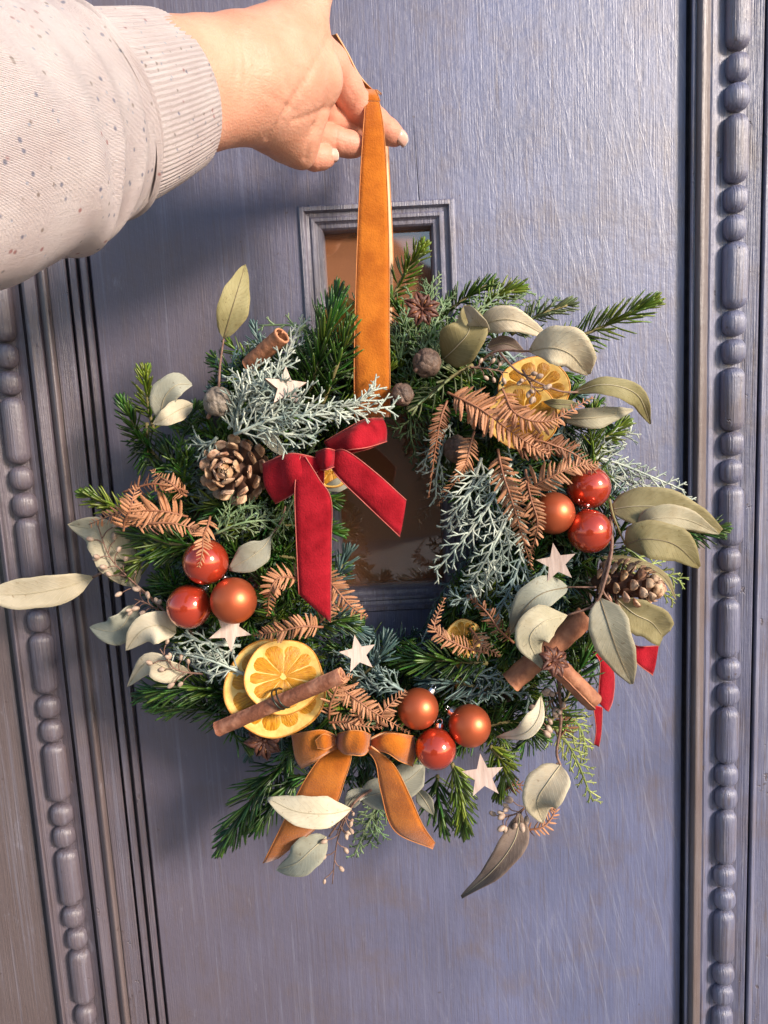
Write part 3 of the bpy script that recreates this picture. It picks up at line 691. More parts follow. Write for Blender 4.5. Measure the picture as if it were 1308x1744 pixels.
# ------------------------------------------------------------------ fir sprigs one by one
sprig('yellow green fir tip to the right of the orange hanging ribbon at the top', [(660, 525, -.055), (690, 465, -.055), (716, 425, -.06)], 'needle_lt', nl=38, front=(-10, 190))
sprig('big dark fir tip to the left of the orange hanging ribbon', [(520, 690, -.075), (545, 610, -.09), (572, 515, -.09)], 'needle', nl=62, step=.0005, a0=50, a1=24)
sprig('second dark fir tip crossing the left edge of the orange ribbon', [(548, 690, -.085), (575, 620, -.096), (592, 560, -.1)], 'needle', nl=48, step=.0009, a0=52)
sprig('fir tip above the pale leaves at the top right of the wreath', [(790, 560, -.045), (830, 515, -.05), (878, 492, -.05)], 'needle_lt', nl=40)
sprig('pale olive fir tip between the leaves and the long bright sprig', [(870, 570, -.045), (915, 538, -.05), (966, 520, -.05)], 'needle_pale', nl=36, step=.0012)
sprig('long bright green fir sprig reaching to the upper right over bare door', [(955, 585, -.04), (1030, 555, -.045), (1103, 520, -.05)], 'needle_lt', nl=50, wd=5.0, step=.0008, a0=58, a1=26)
sprig('pale fir twig pointing left above the copper fern', [(805, 622, -.085), (765, 645, -.09), (712, 690, -.09)], 'needle_pale', nl=38, step=.0016, front=(-20, 200), a0=70)
sprig('upright yellow green fir tip at the upper left rim', [(262, 735, -.035), (252, 690, -.04), (248, 640, -.045)], 'needle_lt', nl=40)
sprig('curled fir tip pointing left at the upper left rim', [(285, 800, -.04), (240, 745, -.045), (212, 690, -.045)], 'needle', nl=38, wd=5)
sprig('dark fir sprig hanging down by the blue gap on the left', [(250, 720, -.04), (255, 780, -.045), (300, 830, -.05)], 'needle', nl=42)
sprig('fir tip poking out left behind the copper fern', [(270, 880, -.04), (200, 865, -.045), (150, 845, -.045)], 'needle_lt', nl=36)
sprig('fir sprig spreading left below the copper fern beside the top left bauble', [(345, 930, -.075), (285, 925, -.08), (235, 905, -.075)], 'needle', nl=58, wd=5, a0=55)
sprig('short fir sprig angled down left over the cream leaf', [(300, 940, -.075), (250, 950, -.075), (205, 975, -.065)], 'needle_lt', nl=44, step=.0013)
sprig('long dark fir sprig pointing left below the lower left leaf', [(410, 1185, -.07), (330, 1170, -.07), (250, 1180, -.055)], 'needle', nl=56, wd=5, step=.0006)
sprig('second dark fir sprig at the lower left drooping under the cinnamon stick', [(420, 1225, -.06), (340, 1205, -.055), (270, 1200, -.05)], 'needle', nl=46)
sprig('big dark fir sprig sticking out at the bottom left', [(500, 1285, -.05), (440, 1345, -.05), (385, 1430, -.05)], 'needle', nl=58, wd=5, step=.0006, a0=52)
sprig('dark fir tip left of the orange bow tail', [(510, 1320, -.055), (470, 1360, -.05), (440, 1405, -.05)], 'needle', nl=46)
sprig('bright fir sprig hanging straight down below the lowest wooden star', [(770, 1300, -.075), (785, 1360, -.07), (790, 1412, -.06)], 'needle_lt', nl=48, wd=5, step=.0006, a0=45, a1=18)
sprig('fir sprig hanging down left of the lowest wooden star', [(745, 1320, -.06), (745, 1360, -.06), (755, 1405, -.055)], 'needle', nl=46)
sprig('white tipped fir sprig pointing left into the wreath opening', [(830, 1130, -.085), (760, 1125, -.09), (690, 1120, -.08)], 'needle', nl=54, wd=5.4, step=.0006, a0=58)
sprig('fir sprig pointing left just above the lower baubles', [(850, 1180, -.075), (790, 1165, -.085), (730, 1160, -.08)], 'needle_blue', nl=46)
sprig('dark fir tip standing behind the crossed cinnamon sticks', [(930, 1240, -.08), (975, 1170, -.085), (1005, 1090, -.07)], 'needle', nl=48)
sprig('dark fir tip behind the olive leaves at the right rim', [(1120, 900, -.03), (1175, 905, -.03), (1222, 900, -.03)], 'needle', nl=42)
sprig('small bright fir tip above the right bauble cluster', [(985, 765, -.055), (1030, 745, -.055), (1062, 722, -.05)], 'needle_lt', nl=34)
sprig('blue tinted fir tip right of the red ribbon tail', [(540, 1010, -.075), (570, 985, -.075), (592, 945, -.07)], 'needle_blue', nl=40, wd=5)
sprig('dark fir tip behind the tail of the red bow', [(470, 1060, -.08), (455, 1010, -.085), (440, 960, -.08)], 'needle', nl=46)
sprig('dark fir tip above the orange slices', [(520, 1085, -.08), (560, 1060, -.085), (600, 1060, -.075)], 'needle', nl=42)
sprig('blue tinted fir tip by the star inside the ring', [(600, 1160, -.08), (640, 1130, -.085), (655, 1095, -.075)], 'needle_blue', nl=46)
sprig('dark fir sprig reaching right behind the long tail of the red bow', [(430, 945, -.055), (500, 950, -.06), (575, 965, -.055)], 'needle', nl=48)
sprig('dark fir sprig behind the middle of the red bow tail', [(440, 900, -.05), (500, 895, -.055), (570, 905, -.05)], 'needle', nl=44)
sprig('blue tinted fir sprig below the end of the red bow tail', [(500, 1070, -.07), (560, 1050, -.075), (615, 1075, -.07)], 'needle_blue', nl=44)
sprig('dark fir sprig below the left pine cone reaching towards the opening', [(430, 860, -.045), (500, 850, -.05), (565, 850, -.045)], 'needle', nl=42)
sprig('green fir tip at the top rim right of the star anise', [(745, 545, -.04), (790, 510, -.045), (830, 485, -.045)], 'needle', nl=38)
sprig('fir tip spreading right of the lower baubles', [(820, 1240, -.075), (870, 1230, -.08), (920, 1250, -.075)], 'needle', nl=46)
sprig('dark fir tip below the copper fern at the left', [(330, 830, -.06), (300, 800, -.055), (285, 760, -.045)], 'needle', nl=42)
sprig('fir tip behind the lowest star on its right', [(835, 1270, -.07), (860, 1310, -.07), (850, 1350, -.06)], 'needle_lt', nl=40)

# ------------------------------------------------------------------ cypress and juniper
JG = 'juniper and cypress sprays of the wreath'
spray('cypress_spray', 'broad green cypress spray under the star anise at the top', 'cypress', [[(690, 680, -.07), (720, 600, -.078), (760, 510, -.07)], [(700, 640, -.075), (760, 590, -.08), (820, 520, -.07)], [(680, 620, -.07), (690, 560, -.075), (700, 500, -.065)], [(740, 640, -.08), (790, 560, -.08), (850, 500, -.06)], [(690, 600, -.06), (730, 530, -.06), (735, 480, -.055)]], 'cyp', L=48, r=1.7, step=.0034, group=JG, dens=420)
spray('cypress_spray', 'pale cypress spray at the top rim behind the broad pale leaves', 'cypress', [[(800, 575, -.05), (850, 530, -.055), (900, 495, -.05)], [(860, 570, -.045), (910, 540, -.05), (950, 510, -.045)]], 'cyp', L=40, r=1.7, step=.0034, group=JG, dens=380)
spray('cypress_spray', 'brownish cypress spray between the red bow tail and the grey leaf', 'cypress', [[(500, 850, -.07), (480, 890, -.075), (455, 930, -.07)]], 'cyp_dk', L=40, r=1.7, step=.0034, group=JG, dens=300)
spray('cypress_spray', 'green cypress spray above the left bauble cluster', 'cypress', [[(365, 910, -.09), (415, 890, -.095), (475, 885, -.09)], [(370, 900, -.09), (410, 865, -.09), (450, 862, -.09)]], 'cyp', L=42, r=1.7, step=.0032, group=JG, dens=420)
spray('cypress_spray', 'yellow green cypress spray beyond the pine cone at the right rim', 'cypress', [[(1030, 930, -.05), (1090, 985, -.05), (1148, 1022, -.045)], [(1060, 930, -.05), (1120, 970, -.045), (1160, 990, -.045)]], 'cyp_lt', L=38, r=1.8, step=.004, group=JG)
spray('cypress_spray', 'yellow green cypress spray hanging at the lower right rim', 'cypress', [[(935, 1225, -.065), (975, 1280, -.06), (1010, 1365, -.05)], [(950, 1210, -.065), (985, 1235, -.055), (1000, 1280, -.05)]], 'cyp_lt', L=44, r=1.8, step=.0034, group=JG)
spray('cypress_spray', 'pale green cypress spray hanging below the orange bow', 'cypress', [[(650, 1350, -.06), (628, 1400, -.06), (602, 1458, -.055)], [(640, 1370, -.06), (640, 1410, -.06), (625, 1440, -.055)]], 'cyp', L=38, r=1.8, step=.0034, group=JG, dens=380)
spray('cypress_spray', 'dark cypress spray below the small round cones by the ribbon', 'cypress', [[(700, 700, -.06), (700, 745, -.06), (715, 790, -.055)], [(720, 690, -.06), (735, 730, -.06), (745, 770, -.055)]], 'cyp_dk', L=40, r=1.8, step=.0034, group=JG, dens=380)
spray('cypress_spray', 'green cypress spray just above the orange bow knot', 'cypress', [[(560, 1240, -.09), (610, 1235, -.095), (650, 1230, -.09)]], 'cyp', L=30, r=1.7, step=.0034, group=JG, dens=380)
spray('cypress_spray', 'bluish cypress spray left of the orange slices', 'cypress', [[(400, 1110, -.085), (345, 1115, -.085), (290, 1110, -.075)], [(410, 1130, -.085), (370, 1150, -.085), (330, 1135, -.08)]], 'juniper', L=36, r=1.8, step=.004, group=JG)
spray('juniper_spray', 'large grey green juniper spray stretching right below the hanging ribbon', 'juniper', [[(400, 740, -.10), (470, 712, -.108), (560, 705, -.112), (672, 692, -.105)], [(430, 725, -.1), (480, 738, -.106), (535, 742, -.106)], [(420, 700, -.1), (500, 690, -.108), (600, 690, -.112), (640, 660, -.105)]], 'juniper', L=58, r=2.0, step=.0033, group=JG, dens=240, ang=(22, 42))
spray('juniper_spray', 'grey juniper spray heaped over the upper left of the wreath', 'juniper', [[(400, 740, -.09), (410, 680, -.1), (440, 620, -.095)], [(390, 730, -.09), (430, 660, -.1), (500, 610, -.09)], [(520, 720, -.095), (460, 665, -.104), (395, 640, -.09)], [(370, 745, -.09), (350, 760, -.085), (330, 740, -.07)], [(430, 700, -.09), (470, 640, -.1), (515, 545, -.075)]], 'juniper', L=52, r=2.0, step=.0034, group=JG, dens=240, ang=(22, 44))
spray('juniper_spray', 'pale juniper spray hanging inside the ring on the right', 'juniper', [[(870, 790, -.09), (820, 880, -.1), (740, 975, -.09)], [(880, 850, -.09), (840, 930, -.1), (800, 1000, -.085)], [(840, 800, -.09), (790, 850, -.095), (760, 900, -.085)]], 'juniper', L=58, r=1.9, step=.0040, group=JG, dens=240)
spray('juniper_spray', 'juniper spray spreading right above the right bauble cluster', 'juniper', [[(950, 770, -.06), (1040, 785, -.06), (1165, 835, -.05)], [(970, 760, -.06), (1040, 745, -.055), (1075, 735, -.05)], [(1000, 800, -.055), (1080, 820, -.055), (1180, 860, -.045)]], 'juniper', L=50, r=1.8, step=.0033, group=JG, dens=240)
spray('juniper_spray', 'blue grey juniper spray pointing down below the star on the right', 'juniper', [[(890, 940, -.085), (870, 1000, -.09), (840, 1060, -.085)], [(930, 960, -.085), (900, 1010, -.085), (880, 1040, -.08)], [(850, 960, -.08), (800, 1020, -.08), (770, 1010, -.075)]], 'juniper_dk', L=46, r=1.9, step=.0033, group=JG, dens=240)
spray('juniper_spray', 'blue juniper spray between the left pine cone and the fern', 'juniper', [[(350, 870, -.06), (335, 830, -.06), (320, 790, -.05)], [(365, 860, -.06), (345, 800, -.06), (330, 760, -.05)]], 'juniper_dk', L=42, r=1.9, step=.0034, group=JG, dens=240)
spray('juniper_spray', 'frosty juniper spray lying below the left bauble cluster', 'juniper', [[(420, 1150, -.09), (360, 1125, -.095), (295, 1110, -.085)], [(410, 1100, -.085), (350, 1095, -.09), (310, 1080, -.085)]], 'juniper', L=44, r=1.9, step=.004, group=JG, dens=240)
spray('juniper_spray', 'frosty juniper spray between the matte bauble and the opening', 'juniper', [[(900, 900, -.085), (850, 950, -.095), (810, 1010, -.085)], [(820, 780, -.085), (800, 840, -.09), (775, 900, -.08)]], 'juniper', L=50, r=1.9, step=.004, group=JG, dens=240)
spray('juniper_spray', 'thin juniper spray at the upper right edge of the opening', 'juniper', [[(770, 720, -.07), (735, 760, -.075), (720, 800, -.07)], [(760, 740, -.07), (745, 800, -.07), (742, 850, -.065)]], 'juniper', L=40, r=1.6, step=.0034, group=JG, dens=240)
spray('juniper_spray', 'juniper spray at the bottom of the opening beside the star', 'juniper', [[(690, 1180, -.085), (650, 1150, -.09), (620, 1095, -.08)], [(650, 1180, -.085), (620, 1150, -.085), (580, 1110, -.08)]], 'juniper_dk', L=44, r=1.9, step=.0034, group=JG, dens=240)
spray('juniper_spray', 'juniper spray above the lower bauble cluster pointing right', 'juniper', [[(760, 1190, -.08), (830, 1180, -.085), (900, 1180, -.08)], [(770, 1150, -.08), (820, 1150, -.085), (860, 1160, -.08)]], 'juniper_dk', L=40, r=1.9, step=.0034, group=JG, dens=240)

#@@DECOR@@
# ------------------------------------------------------------------ baubles
def sphere_me(mat, name):
    b = MB(); ellipsoid(b, Vector((0, 0, 0)), (Vector((1, 0, 0)), Vector((0, 1, 0)), Vector((0, 0, 1))), (1, 1, 1), 48, 32)
    me = bpy.data.meshes.new(name); me.from_pydata(b.v, [], b.f); me.materials.append(M[mat]); me.polygons.foreach_set('use_smooth', [True] * len(b.f)); return me
BALL = {k: sphere_me(k, 'ball') for k in ('bauble_gloss', 'bauble_matte')}
def cap_me():
    b = MB(); n = 24; vs = []; fs = []
    for j, (z, r) in enumerate(((.93, .285), (.97, .27), (1.02, .255), (1.15, .25), (1.20, .235), (1.21, 0.02))):
        for k in range(n):
            a = 2 * PI * k / n; q = r * (1 + (.06 * math.cos(12 * a) if j < 4 else 0)); vs.append((q * math.cos(a), q * math.sin(a), z - (.03 * math.cos(12 * a) if j == 0 else 0)))
    for j in range(5):
        for k in range(n): fs.append((j * n + k, j * n + (k + 1) % n, (j + 1) * n + (k + 1) % n, (j + 1) * n + k))
    b.add(vs, fs); tube(b, [Vector((math.cos(a) * .14, 0, 1.30 + math.sin(a) * .14)) for a in [2 * PI * i / 16 for i in range(17)]], .03, 6)
    me = bpy.data.meshes.new('cap'); me.from_pydata(b.v, [], b.f); me.materials.append(M['steel']); me.polygons.foreach_set('use_smooth', [True] * len(b.f)); return me
CAP = cap_me()
def bauble(px, py, rp, y, kind, cdir, label):
    c = P(px, py, y); r = rp * S(px, py, y); t = thing('bauble', label, 'bauble', c, 'small copper red baubles wired in threes')
    up = (P(px + cdir[0] * 10, py + cdir[1] * 10, y + cdir[2] * .004) - c); x, y_, z = basis(up)
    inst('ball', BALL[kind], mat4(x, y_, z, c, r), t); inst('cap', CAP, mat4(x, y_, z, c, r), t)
bauble(350, 957, 39, -.098, 'bauble_gloss', (.25, 1, .8), 'glossy copper red bauble at the top of the left cluster with fern lying on it')
bauble(322, 1033, 38, -.096, 'bauble_gloss', (.75, -.9, .8), 'glossy copper red bauble at the lower left of the left cluster')
bauble(398, 1023, 39.5, -.106, 'bauble_matte', (-.35, -1, .9), 'matte copper bauble above the upside down wooden star in the left cluster')
bauble(1003, 830, 37, -.075, 'bauble_gloss', (-.3, 1, 1), 'glossy red bauble at the top of the right cluster under the fern tip')
bauble(943, 874, 36, -.090, 'bauble_matte', (1, .1, 1), 'matte copper bauble at the left of the right cluster, edged by fern')
bauble(1004, 905, 37.5, -.092, 'bauble_gloss', (-.25, -1, .9), 'glossy red bauble at the bottom of the right cluster beside the star')
bauble(712, 1207, 35, -.098, 'bauble_matte', (.75, -1.05, .5), 'matte copper bauble at the upper left of the bottom cluster')
bauble(800, 1236, 36, -.100, 'bauble_matte', (-.95, -.75, .5), 'matte copper bauble at the right of the bottom cluster')
bauble(742, 1275, 35, -.104, 'bauble_gloss', (.15, -1, .5), 'glossy red bauble lowest in the bottom cluster')
mb = MB()
# ------------------------------------------------------------------ wooden stars
def star(px, py, rp, y, rot, tilt, label, inner=.42):
    c = P(px, py, y); r = rp * S(px, py, y); n = view(c) + Vector((tilt[0], 0, tilt[1])); x, y_, z = basis(n); t = thing('wooden_star', label, 'star', c, 'pale wooden stars')
    pts = []
    for k in range(10):
        a = rad(rot + 36 * k); q = r if k % 2 == 0 else r * inner; pts.append((q * math.cos(a), q * math.sin(a)))
    h = .0011; mb = MB()
    vs = [c + x * a + y_ * b + z * h for a, b in pts] + [c + z * h] + [c + x * a + y_ * b - z * h for a, b in pts] + [c - z * h]
    fs = [(k, (k + 1) % 10, 10) for k in range(10)] + [(11 + (k + 1) % 10, 11 + k, 21) for k in range(10)]
    mb.add(vs, fs); mb.build('star_face', M['star'], t, False)
    e = MB(); vs = [c + x * a * 1.002 + y_ * b * 1.002 + z * (h - .0001) for a, b in pts] + [c + x * a * 1.002 + y_ * b * 1.002 - z * (h - .0001) for a, b in pts]
    e.add(vs, [(k, k + 10, (k + 1) % 10 + 10, (k + 1) % 10) for k in range(10)]); e.build('star_edge', M['star_edge'], t, False)
star(487, 660, 38, -.104, 82, (.3, .45), 'wooden star half hidden in the grey juniper')
star(392, 1073, 37, -.094, -92, (0, .1), 'upside down wooden star below the matte bauble of the left cluster')
star(610, 1114, 33, -.104, 97, (.05, 0), 'wooden star right of the orange slices by the opening')
star(948, 959, 35, -.100, 99, (0, 0), 'wooden star below the right bauble cluster')
star(823, 1322, 37, -.100, 96, (.0, .0), 'wooden star to the right of the orange bow at the bottom')
# ------------------------------------------------------------------ pine cones
def scale_me():
    # local: x outwards, y across, z towards the cone tip
    vs = []; fs = []; mi = []
    st = [(.0, .10, .0, .05), (.45, .24, .0, .05), (.76, .38, .06, .07), (.93, .38, .17, .13), (1.03, .24, .30, .11), (1.06, .06, .36, .05)]
    for x, hw, z, th in st:
        for yy in (-1, -.5, 0, .5, 1): vs.append((x, yy * hw, z + .04 * (1 - yy * yy)))
        for yy in (1, .5, 0, -.5, -1): vs.append((x + th * .12, yy * hw * .92, z - th * (1.4 - .5 * yy * yy)))
    n = 10
    for i in range(len(st) - 1):
        for k in range(n):
            fs.append((i * n + k, (i + 1) * n + k, (i + 1) * n + (k + 1) % n, i * n + (k + 1) % n)); mi.append(1 if i >= 2 else 0)
    fs.append(tuple((len(st) - 1) * n + k for k in range(n))); mi.append(1)
    me = bpy.data.meshes.new('scale'); me.from_pydata(vs, [], fs); me.materials.append(M['cone_in']); me.materials.append(M['cone_tip'])
    me.polygons.foreach_set('material_index', mi); me.polygons.foreach_set('use_smooth', [True] * len(fs)); return me
SCALE = scale_me()
def pine_cone(label, px, py, y, axis, L, Rm, n, openness, ss=1.0, spin=0):
    c = P(px, py, y); ax = Vector(axis).normalized(); x, y_, z = basis(ax); t = thing('pine_cone', label, 'pine cone', c, 'pine cones')
    mb = MB(); ellipsoid(mb, c, (x, y_, z), (Rm * .45, Rm * .45, L * .48), 16, 10); mb.build('core', M['cone_in'], t)
    for i in range(n):
        f = (i + .5) / n; zz = -L * .5 + L * f * 1.0; a = i * 2.39996 + spin
        rr = Rm * math.sin(PI * min(1, (.16 + .80 * f))) ** .62 * (1.0 if f < .5 else 1 - .25 * (f - .5))
        rd = x * math.cos(a) + y_ * math.sin(a); op = rad(openness * (1 - .75 * f) + 28 * (f - .3) + R(-5, 5))
        el = rad(-8 + 78 * f ** 1.6) if f > .0 else 0
        d = rd * math.cos(el) + z * math.sin(el); up = z * math.cos(el) - rd * math.sin(el)
        yy = up.cross(d).normalized(); root = c + z * (zz * .78) + rd * (rr * .12)
        s = max(rr * (.92 - .12 * f), Rm * .30) * R(.94, 1.05)
        wd = min(Rm * .62, 2.6 * rr / 2.2 + .0015) * ss
        inst('scale', SCALE, mat4(d, yy, up, root, (s, wd * 1.05, wd * 1.15)), t)
pine_cone('open pine cone facing outwards to the left of the red bow', 402, 802, -.085, (-.25, -1, .12), .034, .0215, 54, 32, ss=.76)
pine_cone('pine cone lying on its side at the right rim above the olive leaves', 1068, 996, -.084, (1.0, -.30, -.10), .047, .0172, 66, 8, ss=.80)
# ------------------------------------------------------------------ round cypress cones
def round_cone(label, px, py, rp, y, m='nut', seed=1):
    c = P(px, py, y); r = rp * S(px, py, y); t = thing('cypress_cone', label, 'cypress cone', c, 'round brown cypress cones')
    rs = random.Random(seed); sites = []
    for k in range(12):
        zz = 1 - 2 * (k + .5) / 12; a = k * 2.39996 + rs.uniform(-.2, .2) + seed; q = math.sqrt(1 - zz * zz); sites.append(Vector((q * math.cos(a), q * math.sin(a), zz)))
    rot = Matrix.Rotation(seed * 1.3, 3, Vector((.3, .5, .8)).normalized())
    b = MB(); ellipsoid(b, Vector((0, 0, 0)), (Vector((1, 0, 0)), Vector((0, 1, 0)), Vector((0, 0, 1))), (1, 1, 1), 44, 30); out = []
    for v in b.v:
        v = Vector(v); ds = sorted((v - s).length for s in sites); e = ds[1] - ds[0]
        q = .82 + .17 * min(1, e / .22) ** .5 + .08 * math.exp(-(ds[0] / .10) ** 2) + .02 * noise.noise(v * 5 + Vector((seed, 0, 0))); out.append(c + rot @ v * (r * q))
    b.v = [tuple(v) for v in out]; b.build('cone_body', M[m], t)
    s_ = MB(); d = (rot @ Vector((0, 0, -1))); tube(s_, [c + d * r * .8, c + d * r * 1.25 + Vector((0, .002, -.001))], r * .14, 7); s_.build('stalk', M['twig_brown'], t)
round_cone('greyish round cypress cone among the juniper at the upper left', 372, 684, 26, -.092, 'nut_grey', 1)
round_cone('large dark round cypress cone beside the curled olive leaf at the top', 727, 618, 25, -.095, 'nut', 2)
round_cone('small dark round cypress cone touching the right edge of the orange ribbon', 685, 672, 20, -.098, 'nut', 3)
round_cone('shaded round cypress cone behind the hanging fern tips', 778, 765, 24, -.078, 'nut', 4)
# ------------------------------------------------------------------ star anise
def anise(label, px, py, rp, y, tilt, rot=0, n=8, ks=None):
    c = P(px, py, y); r = rp * S(px, py, y); x, y_, z = basis(view(c) + Vector((tilt[0], 0, tilt[1]))); t = thing('star_anise', label, 'star anise', c, 'star anise pods')
    for k in range(n):
        a = rad(rot) + 2 * PI * k / n + R(-.1, .1); d = x * math.cos(a) + y_ * math.sin(a); s = z.cross(d); ll = r * R(.86, 1.08); mb = MB(); vs = []; fs = []
        st = [(.08, .09, .20), (.25, .20, .32), (.50, .28, .40), (.72, .23, .34), (.90, .10, .20), (1.02, .015, .12)]; gp = .35 + R(-.1, .25)
        for f, hw, h in st:
            p = c + d * (ll * f) + z * (.10 * r * f)
            for q, zz in ((-gp * .55, h * .9), (-1, h * .8), (-.8, 0), (0, -h * .5), (.8, 0), (1, h * .8), (gp * .55, h * .9), (gp * .3, h * .25), (0, h * .1), (-gp * .3, h * .25)):
                vs.append(p + s * (hw * q * r) + z * (zz * r))
        m = 10
        for i in range(len(st) - 1):
            for j in range(m): fs.append((i * m + j, (i + 1) * m + j, (i + 1) * m + (j + 1) % m, i * m + (j + 1) % m))
        mb.add(vs, fs); pod = mb.build('pod', M['anise'], t)
        sd = MB(); ellipsoid(sd, c + d * (ll * .47) + z * (r * .27), (d, s, z), (r * .15, r * .055, r * .09), 8, 6); sd.build('seed', M['seed'], pod)
    mb = MB(); ellipsoid(mb, c + z * r * .12, (x, y_, z), (r * .13, r * .13, r * .2), 8, 6); mb.build('pod_core', M['anise'], t)
anise('star anise lying on the green cypress at the top', 718, 528, 31, -.094, (.1, .25), 20)
anise('star anise tied where the cinnamon sticks cross', 940, 1127, 30, -.118, (.75, .35), 10)
anise('star anise peeping out below the orange slices', 452, 1258, 34, -.082, (-.2, -.4), 10)
anise('star anise hidden between the baubles and the red bow', 447, 985, 24, -.078, (.2, .1), 0)
# ------------------------------------------------------------------ cinnamon sticks
def cinnamon(label, p0, p1, rp, m='cinnamon', turns=1.35, double=True, start=0.0, sq=.92):
    a = V3(p0); b = V3(p1); r = rp * S(p0[0], p0[1], a.y); ax = (b - a).normalized(); x, y_, z = basis(ax); t = thing('cinnamon_stick', label, 'cinnamon stick', a, 'cinnamon sticks')
    th = r * .17; N = 46; sec = []
    if double:      # two quills rolled towards each other
        for k in range(N):
            f = k / (N - 1); u = f * 2 - 1; s = abs(u); ang = s * PI * 2.05
            rr = r * (1 - .10 * s) if s < .5 else r * (.95 - 1.0 * (s - .5)) 
            cx_ = 0 if s < .5 else math.copysign(1, u) * r * .42 * (s - .5) * 2
            an = start + PI / 2 + math.copysign(ang, u); sec.append((cx_ + rr * math.cos(an), rr * math.sin(an)))
    else:
        for k in range(N):
            f = k / (N - 1); an = start + f * turns * 2 * PI; rr = r * (1 - .42 * f); sec.append((rr * math.cos(an), rr * math.sin(an) * sq))
    K = 26; vs = []; fs = []; mb = MB(); rs = random.Random(p0[0]); ph = rs.uniform(0, 9)
    for i in range(K):
        f = i / (K - 1); p = a.lerp(b, f) + x * math.sin(f * 5 + ph) * r * .05; 
        for lay in (0, 1):
            for k, (u, v) in enumerate(sec):
                u0, v0 = sec[max(0, k - 1)]; u1, v1 = sec[min(N - 1, k + 1)]; tx, ty = u1 - u0, v1 - v0; l = math.hypot(tx, ty) or 1; nx, ny = ty / l, -tx / l
                if nx * u + ny * v < 0 and not double: nx, ny = -nx, -ny
                q = 1 + .05 * noise.noise(Vector((u / r * 1.4, v / r * 1.4, f * 9 + ph))) + .02 * math.sin(f * 37 + ph)
                e = -th * lay; o_ = ax * (r * .10 * noise.noise(Vector((u / r * 2, v / r * 2, ph))) * (1 if i in (0, K - 1) else 0))
                vs.append(p + x * ((u * q + nx * e)) + y_ * ((v * q + ny * e)) + o_)
    W = 2 * N; mi = []
    for i in range(K - 1):
        for lay in (0, 1):
            for k in range(N - 1):
                q = [i * W + lay * N + k, i * W + lay * N + k + 1, (i + 1) * W + lay * N + k + 1, (i + 1) * W + lay * N + k]
                fs.append(tuple(q if lay == 0 else q[::-1])); mi.append(0)
        for k in (0, N - 1): fs.append((i * W + k, i * W + N + k, (i + 1) * W + N + k, (i + 1) * W + k)); mi.append(0)
    for i in (0, K - 1):
        for k in range(N - 1): fs.append((i * W + k, i * W + k + 1, i * W + N + k + 1, i * W + N + k)); mi.append(1)
    mb.add(vs, fs); mb.build('bark_roll', None, t, mats=[M[m], M['cinnamon_end']], mi=mi); return t
cinnamon('cinnamon stick poking out of the juniper at the upper left, curled end up', (425, 622, -.075), (481, 571, -.09), 15, double=True, start=.6)
cs = cinnamon('long worn cinnamon stick wired across the orange slices', (372, 1240, -.102), (583, 1148, -.112), 19, 'cinnamon_worn', double=False, turns=1.5, start=2.0, sq=.8)
mb = MB()
for q in (-.0012, .0016):
    c = P(478, 1190, -.1085) + Vector((q, 0, q * .3)); ax = (P(583, 1148, -.112) - P(372, 1240, -.102)).normalized(); x, y_, z = basis(ax + Vector((.15, 0, .3)))
    rr_ = 20.5 * S(478, 1190, -.108); tube(mb, [c + x * math.cos(a) * rr_ + y_ * math.sin(a) * rr_ * .9 for a in [2 * PI * i / 24 for i in range(25)]], .0006, 6)
mb.build('binding_wire', M['wire'], cs)
cinnamon('cinnamon stick of the crossed pair rising to the upper right', (870, 1164, -.094), (1000, 1050, -.094), 22, double=False, turns=1.4, start=1.0)
cinnamon('cinnamon stick of the crossed pair slanting down to the right', (935, 1118, -.110), (1012, 1195, -.106), 21, double=False, turns=1.4, start=3.6)
